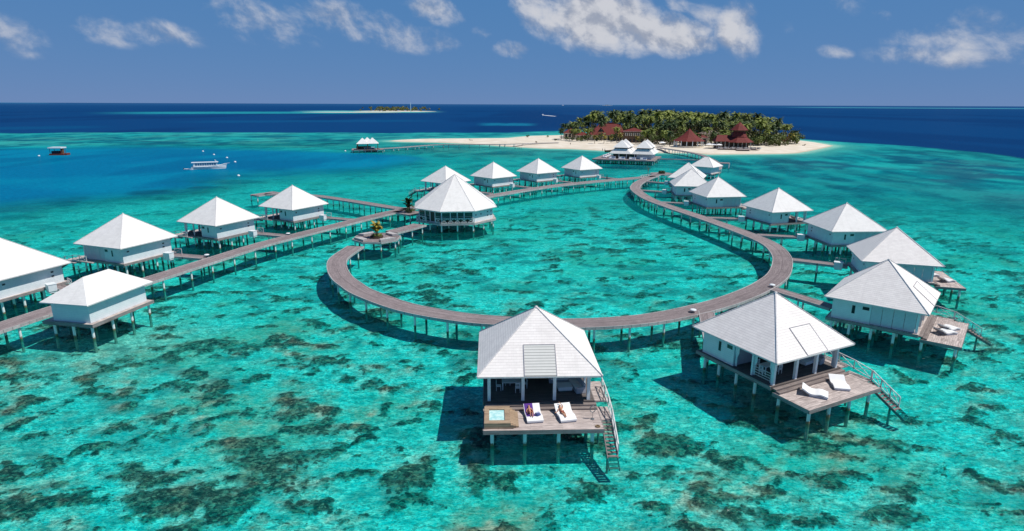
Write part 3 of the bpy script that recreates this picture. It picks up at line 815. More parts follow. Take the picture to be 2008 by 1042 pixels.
VG = 'white villas on stilts round the lagoon'
V_F = make_villa(1, True, pool=True)
V_A = make_villa(1, True)
V_B = make_villa(1, False)
V_C = make_villa(1, False, roofmat='roof_white')
V_D = make_villa(1, True, roofmat='roof_white')
V_LA = make_villa(-1, True, roofmat='roof_white')
V_LB = make_villa(-1, False, roofmat='roof_white')
VILLAS = {}
SPEC = [  # key, prototype, x, y, heading (deg, deck side = -y), label
 ('F', V_F, 2.21, 52.26, 2.0, 'nearest white villa, with plunge pool and two sunbathers on its front deck'),
 ('R1', V_A, 25.78, 56.84, 26.8, 'white villa right of the nearest one, its open verandah and two empty loungers showing'),
 ('R2', V_B, 44.87, 70.28, 50.4, 'white villa with closed shutters and two side by side loungers on its right-hand deck'),
 ('R3', V_B, 57.95, 90.13, 72.8, 'white villa half hidden behind the shuttered villa, only its deck end and roof clear'),
 ('R4', V_C, 62.87, 113.59, 92.6, 'white villa at the widest right bulge of the walkway, fourth back from the right foreground'),
 ('R5', V_D, 58.96, 134.69, 105.8, 'white villa on the right arm, fifth back, with railed open corner on its right'),
 ('R6', V_C, 52.52, 155.87, 98.5, 'white villa on the right arm standing just in front of two overlapping roofs'),
 ('R7', V_C, 51.36, 175.79, 82.9, 'white villa whose roof overlaps the similar roof right behind it'),
 ('R8', V_C, 55.9, 195.1, 67.0, 'farthest white villa of the right arm, roof peeping out behind another villa'),
 ('L1', V_LB, -69.6, 80.6, 254.0, 'large white villa cut off by the left edge of the photo'),
 ('L2', V_LB, -64.28, 99.27, 249.5, 'white shuttered villa on the left jetty, second from the left edge'),
 ('L3', V_LA, -57.67, 118.09, 245.0, 'white villa in the middle of the left jetty row, open corner at its left'),
 ('L4', V_LA, -49.19, 136.1, 241.1, 'white villa on the left jetty in front of the branch pier'),
 ('L5', V_LA, *at(873.5, 325.5, 9.08)[:2], 231.0, 'white villa mostly hidden behind the big eight-sided pavilion'),
 ('L6', V_LB, -6.03, 194.98, 223.9, 'white villa just right of the eight-sided pavilion in the far row'),
 ('L7', V_LB, 8.78, 208.54, 219.4, 'white villa in the middle of the far row, between two like it'),
 ('L8', V_LB, 24.93, 220.55, 213.8, 'far row villa standing nearest to the double spa building'),
]
used = set()
for key, proto, x, y, h, lab in SPEC:
    if proto.name in used: o = copy_tree(proto)
    else: used.add(proto.name); o = proto
    o.location = (x, y, 0); o.rotation_euler = (0, 0, R(h)); tag(o, lab, 'villa', VG)
    VILLAS[key] = o
def vw(key, lx, ly, lz=0.0):
    o = VILLAS[key]; a = o.rotation_euler[2]; c, s = math.cos(a), math.sin(a)
    return Vector((o.location.x + c*lx - s*ly, o.location.y + s*lx + c*ly, lz))
def vrot(key): return VILLAS[key].rotation_euler[2]

# ------------------------------------------------------------------ walkways
def catmull(P, step=1.0):
    P = [Vector((p[0], p[1], 0)) for p in P]; P = [2*P[0]-P[1]] + P + [2*P[-1]-P[-2]]; out = []
    for i in range(1, len(P)-2):
        n = max(2, int((P[i+1]-P[i]).length/step))
        for k in range(n):
            t = k/n; a, b, c, d = P[i-1:i+3]
            out.append(.5*((2*b)+(c-a)*t+(2*a-5*b+4*c-d)*t*t+(3*b-a-3*c+d)*t**3))
    out.append(P[-2]); return out
def make_walk(name, label, cat, pts, width, z=1.8, step=1.0, spacing=4.0, pile_r=.14, curve=True, zs=None, edge=True, group=None, mat='walk', inset=.3, piles=True):
    C = catmull(pts, step) if curve else [Vector((p[0], p[1], 0)) for p in pts]
    org = C[len(C)//2].copy(); t = empty(name, (org.x, org.y, 0), 0, label, cat, group)
    C = [c-org for c in C]
    nrm = []
    for i in range(len(C)):
        d = (C[min(i+1, len(C)-1)]-C[max(i-1, 0)]).normalized(); nrm.append(Vector((d.y, -d.x, 0)))
    L = [0]
    for a, b in zip(C, C[1:]): L.append(L[-1]+(b-a).length)
    zz = (lambda i: z) if zs is None else (lambda i: float(np.interp(L[i]/L[-1], [q[0] for q in zs], [q[1] for q in zs])))
    hw = width/2; th = .10
    d = MB()
    for i in range(len(C)-1):
        a0, a1 = C[i]+nrm[i]*hw, C[i]-nrm[i]*hw; b0, b1 = C[i+1]+nrm[i+1]*hw, C[i+1]-nrm[i+1]*hw
        za, zb = Vector((0, 0, zz(i))), Vector((0, 0, zz(i+1))); dn = Vector((0, 0, -th))
        uv = [(hw, L[i]), (hw, L[i+1]), (-hw, L[i+1]), (-hw, L[i])]
        d.face([a0+za, b0+zb, b1+zb, a1+za], uv)
        d.face([a1+za+dn, b1+zb+dn, b0+zb+dn, a0+za+dn], uv[::-1])
        d.face([a0+za+dn, b0+zb+dn, b0+zb, a0+za]); d.face([b1+zb+dn, a1+za+dn, a1+za, b1+zb])
    d.face([C[0]+nrm[0]*hw+Vector((0, 0, zz(0))), C[0]-nrm[0]*hw+Vector((0, 0, zz(0))), C[0]-nrm[0]*hw+Vector((0, 0, zz(0)-th)), C[0]+nrm[0]*hw+Vector((0, 0, zz(0)-th))])
    d.face([C[-1]-nrm[-1]*hw+Vector((0, 0, zz(-1))), C[-1]+nrm[-1]*hw+Vector((0, 0, zz(-1))), C[-1]+nrm[-1]*hw+Vector((0, 0, zz(-1)-th)), C[-1]-nrm[-1]*hw+Vector((0, 0, zz(-1)-th))])
    d.build('planking', M[mat], t)
    if edge:
        for sgn in (1, -1):
            e = MB(); w0, w1 = hw+.003, hw+.10
            for i in range(len(C)-1):
                za, zb = zz(i), zz(i+1); u = Vector((0, 0, 1))
                p = [C[i]+nrm[i]*sgn*w0, C[i]+nrm[i]*sgn*w1, C[i+1]+nrm[i+1]*sgn*w1, C[i+1]+nrm[i+1]*sgn*w0]
                top = [p[0]+u*(za+.05), p[1]+u*(za+.05), p[2]+u*(zb+.05), p[3]+u*(zb+.05)]
                bot = [p[0]+u*(za-.32), p[1]+u*(za-.32), p[2]+u*(zb-.32), p[3]+u*(zb-.32)]
                uv = [(L[i], 0), (L[i], .3), (L[i+1], .3), (L[i+1], 0)]
                e.face(top if sgn < 0 else top[::-1], uv); e.face([bot[1], bot[2], top[2], top[1]], uv); e.face([bot[3], bot[0], top[0], top[3]], uv)
            e.build('edge_beam', M['walk_edge'], t)
    if piles:
        s = spacing*.4; k = 0
        while s < L[-1]:
            i = min(range(len(L)), key=lambda q: abs(L[q]-s))
            for sgn in (1, -1):
                p = C[i]+nrm[i]*sgn*(hw-inset); pile(t, p.x, p.y, zz(i)-.05, pile_r)
            MB().bar(C[i]+nrm[i]*(hw-.05)+Vector((0, 0, zz(i)-.24)), C[i]-nrm[i]*(hw-.05)+Vector((0, 0, zz(i)-.24)), .16, .22).build('cross_beam', M['deck_fascia'], t)
            s += spacing
    return t
WG = None
ring = [(-28.3, 107.5), (-28.9, 101), (-28.7, 96.8), (-27.3, 91.8), (-25.3, 87.05), (-23.05, 83.4), (-20, 79.3), (-13.5, 73.4), (-6.4, 69.8), (-1.4, 68.55), (4.2, 67.8), (9.5, 67.9), (15.7, 69.2), (21, 71.6), (26.6, 75.1), (31.3, 78.9), (35.9, 83.4), (40.2, 88.8), (43.7, 95.2), (46.4, 102), (48.0, 110.3), (47.2, 119.8), (44.1, 135.6), (40.2, 152), (37.5, 167), (37.6, 185), (40.2, 197), (44.0, 207), (50.5, 221), (57, 233)]
make_walk('ring_walkway', 'curving grey plank walkway that circles the lagoon and sweeps up the right arm', 'walkway', ring, 2.9, spacing=4.4)
jl = [(-62.0, 56), (-60.3, 60.2), (-58.6, 67), (-57.0, 72.8), (-53.0, 85.5), (-49.9, 96.0), (-46.0, 108.5), (-41.9, 117.4), (-37.5, 126.5), (-34.4, 132.8), (-28.2, 144.6), (-20.5, 155.5), (-12.5, 164), (-7.1, 170.1), (4.5, 184), (13, 193.2), (21.7, 200.6), (33, 209), (43.6, 215.8), (52, 221.5)]
make_walk('left_jetty', 'long straight plank jetty serving the row of villas on the left', 'jetty', jl, 2.9, spacing=5.0)
br = [(-70.6, 172.5), (-65, 172.6), (-55.2, 169.7), (-42.9, 160.9), (-29.7, 150.2), (-24.5, 147.0)]
make_walk('branch_pier', 'short plank pier branching off behind the left villas, ending in open water', 'pier', br, 2.6, spacing=4.5)
make_walk('pier_head', 'blunt landing platform at the tip of the branch pier', 'landing', [(-72.5, 170.2), (-68.4, 176.8)], 3.4, curve=False, spacing=4, mat='walk')
pl2 = [(-24.3, 120.3), (-21.8, 124.2), (-19.7, 128.4)]
make_walk('link_walkway', 'short plank walkway joining the round palm platform to the big pavilion', 'walkway', pl2, 3.1, spacing=3.6)
make_walk('palm_landing', 'plank landing beside the big pavilion carrying a bushy palm', 'landing', [(-27.5, 145.6), (-22.5, 141.5)], 4.6, curve=False, spacing=4.4)

# octagonal planter platform
def octo_deck(name, label, cat, c, r, z, n=8, rot=0.0):
    t = empty(name, (c[0], c[1], 0), 0, label, cat)
    P = [Vector((r*math.cos(rot+2*PI*k/n), r*math.sin(rot+2*PI*k/n), z)) for k in range(n)]
    top = MB(); r0 = 1.3/r
    for k in range(n):
        a, b = P[k], P[(k+1) % n]; ai, bi = Vector((a.x*r0, a.y*r0, z)), Vector((b.x*r0, b.y*r0, z))
        top.face([ai, a, b, bi]); top.face([x-Vector((0, 0, .12)) for x in (bi, b, a, ai)])
    top.build('planking', M['walk'] if name != 'x' else M['deck'], t)
    e = MB()
    for k in range(n):
        a, b = P[k]*1.004, P[(k+1) % n]*1.004; a.z = b.z = z
        e.bar(a-Vector((0, 0, .13)), b-Vector((0, 0, .13)), .1, .36)
    e.build('edge_beam', M['walk_edge'], t)
    for k in range(n):
        if k % 2 == 0 and name == 'planter_platform':
            bench = MB()
            a, b = P[k]*.93, P[(k+1) % n]*.93; ai, bi = P[k]*.66, P[(k+1) % n]*.66
            for q in (a, b, ai, bi): q.z = z+.42
            bench.face([ai, a, b, bi]); dn = Vector((0, 0, .40))
            
            for u, v in ((ai, a), (a, b), (b, bi), (bi, ai)): bench.face([u-dn, v-dn, v, u])
            bench.build('bench', M['walk_edge'], t)
    MB().lathe([(1.25, -.2), (1.25, .35), (1.1, .35), (1.1, .22), (0.01, .22)], 16, (0, 0, z)).build('planter', M['planter'], t)
    for k in range(n): pile(t, P[k].x*.9, P[k].y*.9, z-.1, .15)
    return t
octo_deck('planter_platform', 'eight-sided plank platform with a small palm planted at its middle', 'platform', (-26.1, 114.8), 4.6, 1.81, 8, R(22))
octo_deck('end_platform', 'dark plank platform with a low bush at the far end of the right arm', 'platform', (56.0, 229.5), 4.4, 1.83, 8)

# villa bridges with their white service box
BR = {'F': None, 'R1': (1385, 612), 'R2': (1512, 565), 'R3': (1547, 508), 'R4': (1487, 460.5), 'R5': (1389, 426.8), 'R6': (1286, 396), 'R7': (1257, 373), 'R8': (1264, 355.5),
      'L1': (158, 578), 'L2': (400, 505), 'L3': (565, 463), 'L4': (691, 431), 'L5': (962, 379.5), 'L6': (1045, 368.5), 'L7': (1131, 359), 'L8': (1213, 351)}
for key, px in BR.items():
    m = -1 if key[0] == 'L' else 1
    if key == 'F': a = Vector((4.0, 66.4, 0)); lx = .5
    elif key == 'R1': a = at(*px, 1.8); lx = -2.2
    elif key == 'R2': a = at(*px, 1.8); lx = .5
    else: a = at(*px, 1.8); lx = 3.4*m
    b = vw(key, lx, 5.05)
    lab = SPEC[[s[0] for s in SPEC].index(key)][5]
    what = {'F': 'nearest villa', 'R1': 'villa right of the nearest', 'R2': 'shuttered right-hand villa', 'R3': 'villa behind the shuttered one', 'R4': 'villa at the right bulge', 'R5': 'fifth villa of the right arm', 'R6': 'right-arm villa before the overlapping roofs', 'R7': 'front one of the overlapping roofs', 'R8': 'farthest right-arm villa', 'L1': 'villa cut by the left edge', 'L2': 'second villa from the left edge', 'L3': 'middle villa of the left row', 'L4': 'villa before the branch pier', 'L5': 'villa hidden behind the pavilion', 'L6': 'villa just right of the pavilion', 'L7': 'middle villa of the far row', 'L8': 'far-row villa nearest the spa'}[key]
    d = (b-a).normalized()
    t = make_walk('access_bridge', 'narrow plank bridge leading to the '+what, 'footbridge', [a-d*.2, (a+b)/2, b], 1.7, z=1.79, curve=False, spacing=4.2, pile_r=.12, group='villa access bridges')
    # white service box and a little white rail by the door
    org = t.location; n = Vector((d.y, -d.x, 0))*(1 if m > 0 else -1)
    q = b - d*1.35 + n*1.55*(-1 if key in ('R1', 'R2', 'F') else 1) - Vector((org.x, org.y, 0))
    rz = math.atan2(d.y, d.x); T = Matrix.Translation((q.x, q.y, 1.62)) @ Matrix.Rotation(rz, 4, 'Z')
    if key not in ('F', 'R1', 'R2'):
        MB().box(-.62, .62, -.5, .5, 0, .95, T).box(-.67, .67, -.55, .55, .953, 1.0, T).box(-.55, .55, -.42, .42, -.25, -.003, T).build('service_box', M['paint'], t)
        q2 = b - d*.4 - n*.8 - Vector((org.x, org.y, 0)); q3 = q2 - d*1.5
        xrail(MB(), (q2.x, q2.y, 1.79), (q3.x, q3.y, 1.79), h=.95).build('handrail', M['rail'], t)

# round lamps where the bridges meet the walkway
lamp0 = None
for px, lab in (((1358.8, 612.5), 'low round white lamp at the bridge to the villa right of the nearest'), ((1514, 563), 'low round white lamp at the bridge to the shuttered villa'),
                ((565, 461), 'low round white lamp at the bridge to the middle left villa'), ((405.6, 503.5), 'low round white lamp at the bridge to the second left villa')):
    p = at(px[0], px[1], 1.82)
    if lamp0 is None:
        lamp0 = empty('bollard_lamp'); o = lamp0
        MB().lathe([(.14, 0), (.14, .26), (.0, .26)], 12).build('lamp_post', M['metal'], o)
        MB().lathe([(.0, .25), (.40, .26), (.42, .34), (.30, .40), (.0, .42)], 16).build('lamp_cap', M['paint'], o, True)
    else: o = copy_tree(lamp0)
    o.location = p; tag(o, lab, 'lamp', 'walkway lamps')

# ------------------------------------------------------------------ storage pavilion on the left jetty
def make_pavilion():
    rz = R(79.3); c = Vector((-50.75, 71.5, 0))
    t = empty('jetty_pavilion', c, rz - PI/2, 'white hip-roofed hut without windows beside the left jetty, staff member at its corner', 'hut')
    hx, hy = 3.25, 5.05
    make_roof(t, hx, hy, 4.35, 6.7, M['roof_white'], ridge=1.9, caps=False)
    wl = MB(); wx, wy = 2.55, 4.3
    wl.box(-wx, wx, -wy, -wy+.12, 1.9, 4.33).box(-wx, wx, wy-.12, wy, 1.9, 4.33).box(-wx, -wx+.12, -wy+.12, wy-.12, 1.9, 4.33).box(wx-.12, wx, -wy+.12, wy-.12, 1.9, 4.33).build('wall', M['wall'], t)
    MB().box(-wx-1.2, wx+.55, -wy-.35, wy+.5, 1.6, 1.895).build('floor', M['deck'], t)
    MB().box(-wx-1.2, wx+.6, -wy-.42, -wy-.355, 1.5, 1.91).box(wx+.555, wx+.62, -wy-.4, wy+.5, 1.5, 1.91).build('floor_beam', M['deck_fascia'], t)
    for y in (-4.3, -1.4, 1.5, 4.4):
        for x in (-2.6, 0, 2.6): pile(t, x, y, 1.6)
    return t
PAV = make_pavilion()

# ------------------------------------------------------------------ eight-sided pavilion
def make_octagon():
    t = empty('octagon_pavilion', (-12.9, 136.8, 0), 0, 'big eight-sided white pavilion with railed glazed front beside the left jetty', 'pavilion')
    rot = R(-104.5); n = 8
    def pv(r, k, z): a = rot+2*PI*k/n; return Vector((r*math.cos(a), r*math.sin(a), z))
    rr_, ze, za = 9.8, 4.75, 11.6
    mb = MB(); ap = Vector((0, 0, za))
    for k in range(n): mb.face([pv(rr_, k, ze), pv(rr_, k+1, ze), ap])
    rf = mb.build('roof', M['roof_white'], t)
    e = MB()
    for k in range(n): e.face([pv(rr_, k, ze-.14), pv(rr_, k+1, ze-.14), pv(rr_, k+1, ze-.003), pv(rr_, k, ze-.003)])
    e.build('fascia', M['cap'], rf)
    MB().face([pv(rr_*.998, n-k, ze-.13) for k in range(n)]).build('soffit', M['soffit'], rf)
    for k in range(n): MB().bar(pv(rr_, k, ze+.03), ap+Vector((0, 0, .03)), .14, .05).build('hip_cap', M['cap'], rf)
    f = MB(); f.face([pv(9.5, k, 2.05) for k in range(n)]); f.face([pv(9.5, n-k, 1.75) for k in range(n)])
    for k in range(n): f.face([pv(9.5, k, 1.75), pv(9.5, k+1, 1.75), pv(9.5, k+1, 2.05), pv(9.5, k, 2.05)])
    f.build('floor', M['deck'], t)
    e = MB()
    for k in range(n): e.bar(pv(9.54, k, 1.86), pv(9.54, k+1, 1.86), .08, .42)
    e.build('floor_beam', M['walk_edge'], t)
    rw_ = 8.75
    # sides: 0 = front (glazed, railed), 7 = left front (door), 1 = right front (white wall), others white wall
    for k in range(n):
        a, b = pv(rw_, k, 2.05), pv(rw_, k+1, 2.05); d = (b-a); L = d.length; d.normalize(); ang = math.atan2(d.y, d.x)
        T = Matrix.Translation(a) @ Matrix.Rotation(ang, 4, 'Z')
        H = 2.58
        if k in (0, 7, 6):
            MB().box(0, L, -.02, .04, .0, .12, T).box(0, L, -.05, .05, H-.35, H, T).build('glazing_frame', M['paint'], t)
            for x in (0.0, L*.28, L*.5, L*.72, L): MB().box(x-.09, x+.09, -.09, .09, .0, H, T).build('post', M['paint'], t)
            for x0, x1 in ((.1, L*.28-.1), (L*.28+.1, L*.5-.1), (L*.5+.1, L*.72-.1), (L*.72+.1, L-.1)):
                if k == 7 and x0 > L*.4 and x0 < L*.6:
                    MB().box(x0, x1, -.0, .04, .0, H-.36, T).build('door', M['dark'], t); continue
                g = MB().box(x0, x1, .0, .03, .13, H-.36, T).build('glass_panel', M['glass'], t)
                for z in (.7, 1.3): MB().box(x0, x1, -.03, -.004, z, z+.04, T).build('glazing_bar', M['paint'], g)
            if k in (0, 7):
                a2, b2 = pv(9.35, k, 2.06), pv(9.35, k+1, 2.06); nb = 5; r = MB()
                for q in range(nb):
                    if k == 7 and q in (2, 3): continue
                    xrail(r, a2+(b2-a2)*q/nb, a2+(b2-a2)*(q+1)/nb, h=1.05, w=.12)
                r.build('railing', M['rail'], t)
        else:
            MB().box(0, L, -.06, .06, 0, H, T).build('wall', M['wall'], t)
            if k == 1:
                for x, z in ((.9, 1.55), (2.6, 1.55), (4.9, 1.75), (6.1, 1.75), (4.9, .95), (6.1, .95)):
                    if x > L-.3: continue
                    w_ = MB().box(x-.24, x+.24, -.085, -.062, z-.17, z+.17, T).build('window', M['paint'], t)
                    MB().box(x-.19, x+.19, -.095, -.087, z-.12, z+.12, T).build('pane', M['dark'], w_)
    for k in range(n):
        for r_ in (8.9, 4.5):
            p = pv(r_, k+.0, 0); pile(t, p.x, p.y, 1.75, .16)
        p = (pv(8.9, k, 0)+pv(8.9, k+1, 0))/2; pile(t, p.x, p.y, 1.75, .16)
    return t
make_octagon()
#PART4
# ------------------------------------------------------------------ sun loungers
LP = [(0, .70), (.18, .62), (.40, .47), (.62, .345), (.85, .29), (1.10, .30), (1.35, .36), (1.55, .385), (1.75, .35), (1.95, .29), (2.15, .25)]
def lz(s): return float(np.interp(s, [p[0] for p in LP], [p[1] for p in LP]))
LOUNGE_W = 1.36
def make_lounger():
    """head at +y, foot at -y; origin on the deck under the middle"""
    t = empty('sun_lounger'); hw = LOUNGE_W/2
    S = [i*2.15/24 for i in range(25)]
    mb = MB()
    prof = [(1.05-s, lz(s)) for s in S]; und = [(y, z-.13) for y, z in prof]
    for i in range(24):
        (y0, z0), (y1, z1) = prof[i], prof[i+1]; (u0, w0), (u1, w1) = und[i], und[i+1]
        mb.face([(-hw, y0, z0), (-hw, y1, z1), (hw, y1, z1), (hw, y0, z0)])
        mb.face([(hw, u0, w0), (hw, u1, w1), (-hw, u1, w1), (-hw, u0, w0)])
        mb.face([(hw, y0, z0), (hw, y1, z1), (hw, u1, w1), (hw, u0, w0)])
        mb.face([(-hw, y1, z1), (-hw, y0, z0), (-hw, u0, w0), (-hw, u1, w1)])
    mb.face([(-hw, *prof[0]), (hw, *prof[0]), (hw, *und[0]), (-hw, *und[0])]); mb.face([(hw, *prof[-1]), (-hw, *prof[-1]), (-hw, *und[-1]), (hw, *und[-1])])
    mb.build('mattress', M['cushion'], t)
    MB().box(-hw+.04, hw-.04, -1.06, .42, .01, .145).build('base', M['cushion_grey'], t)
    for x in (-hw+.1, hw-.1): MB().bar((x, .42, .1), (x, .98, .50), .05).build('back_support', M['metal'], t)
    return t
LOUNGER = make_lounger(); L0 = True
LG = 'white sun loungers on the villa decks'
def lounger(key, lx, ly, rz, lab, z=ZD):
    global L0
    o = LOUNGER if L0 else copy_tree(LOUNGER); L0 = False
    o.location = vw(key, lx, ly, z+.005); o.rotation_euler = (0, 0, vrot(key)+R(rz)); tag(o, lab, 'sun lounger', LG); return o
LA = lounger('F', -.62, -6.45, 6, 'white lounger holding the purple towel and the sunbather in orange')
LB = lounger('F', 2.05, -6.42, 10, 'white lounger with the sunbather whose arm is bent over the head')
lounger('R1', -1.75, -6.75, 36, 'white lounger seen from its side, back raised, left one on its deck')
lounger('R1', 1.85, -6.55, -38, 'white lounger lying squarer to the camera beside the water stair')
lounger('R2', -.8, -6.7, 52, 'white lounger nearer the camera of the pair on the right-hand deck')
lounger('R2', .95, -6.9, 62, 'white lounger farther from the camera of the pair on the right-hand deck')
lounger('R3', -1.4, -7.1, 30, 'white lounger near the open tip of the deck behind the shuttered villa')
lounger('R3', 1.5, -5.9, 20, 'white lounger close under the eaves of the villa behind the shuttered one')
lounger('L3', 1.6, -7.0, 0, 'white lounger on the deck end of the middle left villa')
lounger('L5', -1.0, -7.2, 0, 'white lounger on the deck poking out left of the big pavilion')
lounger('L2', 1.5, -6.8, 0, 'white lounger on the far deck of the second left villa')
lounger('R5', 1.4, -6.6, 15, 'white lounger on the deck at the fifth right-arm villa')

# ------------------------------------------------------------------ dining sets and lounge sofas on the verandahs
def make_table():
    t = empty('dining_table'); MB().box(-.85, .85, -.45, .45, .70, .75).build('tabletop', M['paint'], t)
    for x in (-.77, .77):
        for y in (-.37, .37): MB().box(x-.04, x+.04, y-.04, y+.04, 0, .698).build('leg', M['paint'], t)
    return t
def make_chair():
    t = empty('dining_chair'); MB().box(-.23, .23, -.23, .23, .42, .46).build('seat', M['paint'], t)
    b = MB()
    for x in (-.205, .205): b.box(x-.02, x+.02, .19, .23, .462, .94)
    b.box(-.184, .184, .195, .225, .86, .94); b.box(-.184, .184, .195, .225, .52, .57)
    for k in range(4): b.box(-.15+k*.095-.02, -.15+k*.095+.02, .2, .22, .572, .858)
    b.build('backrest', M['paint'], t)
    for x in (-.2, .2):
        for y in (-.2, .2): MB().box(x-.022, x+.022, y-.022, y+.022, 0, .418).build('leg', M['paint'], t)
    return t
def make_sofa():
    t = empty('sofa'); MB().box(-1.0, 1.0, -.42, .42, .03, .34).build('base', M['cushion_grey'], t)
    for x0, x1 in ((-.97, -.01), (.01, .97)): MB().box(x0, x1, -.42, .22, .345, .50).build('seat_cushion', M['cushion'], t)
    MB().box(-1.0, 1.0, .24, .44, .345, .85).build('backrest', M['cushion_grey'], t)
    for x in (-1.1, 1.005): MB().box(x, x+.1, -.42, .44, .03, .62).build('armrest', M['cushion_grey'], t)
    return t
def make_coffee():
    t = empty('coffee_table'); MB().box(-.62, .62, -.5, .5, .10, .38).build('body', M['cushion'], t)
    MB().box(-.66, .66, -.54, .54, .385, .43).build('tabletop', M['paint'], t)
    MB().box(-.55, .55, -.43, .43, 0, .098).build('plinth', M['metal'], t); return t
TB, CH, SF, CF = make_table(), make_chair(), make_sofa(), make_coffee()
first = set()
def put(proto, key, lx, ly, rz, lab, cat, grp):
    o = proto if proto.name not in first else copy_tree(proto); first.add(proto.name)
    o.location = vw(key, lx, ly, ZF+.004); o.rotation_euler = (0, 0, vrot(key)+R(rz)); tag(o, lab, cat, grp)
for key, vn in (('F', 'nearest villa'), ('R1', 'villa right of the nearest')):
    put(TB, key, -2.3, -2.0, 0, f'white dining table on the verandah of the {vn}', 'table', 'verandah dining tables')
    for lx, ly, rz, w in ((-3.45, -2.35, 90, 'left of'), (-1.75, -2.75, 180, 'in front of'), (-1.1, -1.9, -90, 'right of'), (-2.6, -1.25, 0, 'behind')):
        put(CH, key, lx, ly, rz, f'white slatted chair {w} the dining table of the {vn}', 'chair', 'verandah dining chairs')
    put(CF, key, 2.45, -2.35, 4, f'low square white table between sofas of the {vn}', 'coffee table', 'verandah coffee tables')
    put(SF, key, 2.3, -.75, 0, f'pale sofa at the back of the verandah of the {vn}', 'sofa', 'verandah sofas')
    put(SF, key, 3.6, -2.2, -78, f'pale sofa along the right side of the verandah of the {vn}', 'sofa', 'verandah sofas')

# ------------------------------------------------------------------ people
def person_mesh(J, scale_r=1.0, hands=True, female=True):
    """one continuous skinned body. J: joint name -> local position"""
    V, E, Rr = [], [], []
    idx = {}
    def add(nm, p, r, par=None):
        idx[nm] = len(V); V.append(Vector(p)); Rr.append(r*scale_r)
        if par is not None: E.append((idx[par], idx[nm]))
    up = (J['neck']-J['chest']).normalized()
    add('pelvis', J['pelvis'], .115); add('waist', J['waist'], .098, 'pelvis'); add('chest', J['chest'], .125, 'waist'); add('neckbase', J['chest']+(J['neck']-J['chest'])*.75, .07, 'chest')
    add('neck', J['neck'], .047, 'neckbase'); hd = J['head']-J['neck']
    add('jaw', J['neck']+hd*.45, .070, 'neck'); add('brow', J['head'], .086, 'jaw'); add('crown', J['head']+hd.normalized()*.075, .06, 'brow')
    f = J['face']; add('nose', J['neck']+hd*.72+f*.10, .014, 'jaw')
    for s in ('l', 'r'):
        add('sh'+s, J['sh'+s], .052, 'neckbase'); add('el'+s, J['el'+s], .037, 'sh'+s); add('wr'+s, J['wr'+s], .025, 'el'+s)
        d = (J['wr'+s]-J['el'+s]).normalized(); n = J['face'] if abs(d.dot(J['face'])) < .9 else up; side = d.cross(n).normalized()*(1 if s == 'l' else -1); curl = d.cross(side).normalized()
        add('pa'+s, J['wr'+s]+d*.075, .030, 'wr'+s)
        for k, (o, ln) in enumerate(((-.030, .072), (-.010, .082), (.010, .076), (.030, .060))):
            b = J['wr'+s]+d*.095+side*o
            add(f'f{k}a'+s, b, .010, 'pa'+s); add(f'f{k}b'+s, b+d*ln*.55+curl*.008, .009, f'f{k}a'+s); add(f'f{k}c'+s, b+d*ln+curl*.028, .0075, f'f{k}b'+s)
        tb = J['wr'+s]+d*.035-side*.034
        add('ta'+s, tb, .012, 'wr'+s); add('tb'+s, tb+d*.035-side*.022, .010, 'ta'+s)
        add('hi'+s, J['hi'+s], .088, 'pelvis'); add('th'+s, J['hi'+s]*.5+J['kn'+s]*.5, .075, 'hi'+s); add('kn'+s, J['kn'+s], .052, 'th'+s); add('ca'+s, J['kn'+s]*.65+J['an'+s]*.35, .052, 'kn'+s)
        add('an'+s, J['an'+s], .034, 'ca'+s); add('to'+s, J['to'+s], .030, 'an'+s)
    return V, E, Rr, idx
def skin_obj(name, V, E, Rr, mat, parent=None, root=0, sub=1):
    me = bpy.data.meshes.new(name); me.from_pydata([tuple(v) for v in V], E, []); me.update(); me.materials.append(mat)
    o = bpy.data.objects.new(name, me); col.objects.link(o)
    o.modifiers.new('Skin', 'SKIN')
    for i, r in enumerate(Rr): me.skin_vertices[0].data[i].radius = (r, r)
    me.skin_vertices[0].data[root].use_root = True
    o.modifiers['Skin'].use_smooth_shade = True
    s = o.modifiers.new('Subdivision', 'SUBSURF'); s.levels = sub; s.render_levels = sub
    if parent is not None: o.parent = parent
    return o
def person(J, loc, rz, label, skin, clothes=(), hair='hair', long_hair=True, group=None):
    V, E, Rr, idx = person_mesh(J)
    o = skin_obj('person', V, E, Rr, M[skin]); o.location = loc; o.rotation_euler = (0, 0, rz); tag(o, label, 'person', group)
    hd = (J['head']-J['neck']).normalized(); f = J['face']; sd_ = hd.cross(f).normalized()
    b = J['head']-f*.022
    HV = [b+hd*.055, b+hd*.03-f*.03, b-hd*.04-f*.05]; HR_ = [.082, .088, .078]
    if long_hair: HV += [J['neck']-f*.07+hd*.0, J['neck']-f*.08-hd*.12]; HR_ += [.07, .045]
    skin_obj('hair', HV, [(i, i+1) for i in range(len(HV)-1)], HR_, M[hair], o)
    for s in (-1, 1):
        MB().tube([J['head']+f*.078-hd*.01+sd_*s*.032, J['head']+f*.088-hd*.01+sd_*s*.032], [.012, .006], 6).build('eye', M['eye'], o)
        MB().tube([J['head']-hd*.02+sd_*s*.078, J['head']-hd*.02+sd_*s*.096], [.026, .018], 6).build('ear', M[skin], o)
    mo = J['neck']+(J['head']-J['neck'])*.52+f*.068
    MB().tube([mo-sd_*.022, mo+sd_*.022], [.008, .008], 6).build('mouth', M['lip'], o)
    for nm, chain, mat in clothes:
        cv = []; cr = []; ce = []; ii = {}
        for seg in chain:
            prev = None
            for item in seg:
                jn, k = item
                if not isinstance(jn, str): jn = jn.freeze()
                if jn not in ii: ii[jn] = len(cv); cv.append(V[idx[jn]] if isinstance(jn, str) else jn); cr.append(Rr[idx[jn]]*k if isinstance(jn, str) else k)
                if prev is not None: ce.append((prev, ii[jn]))
                prev = ii[jn]
        skin_obj(nm, cv, ce, cr, M[mat], o)
    return o
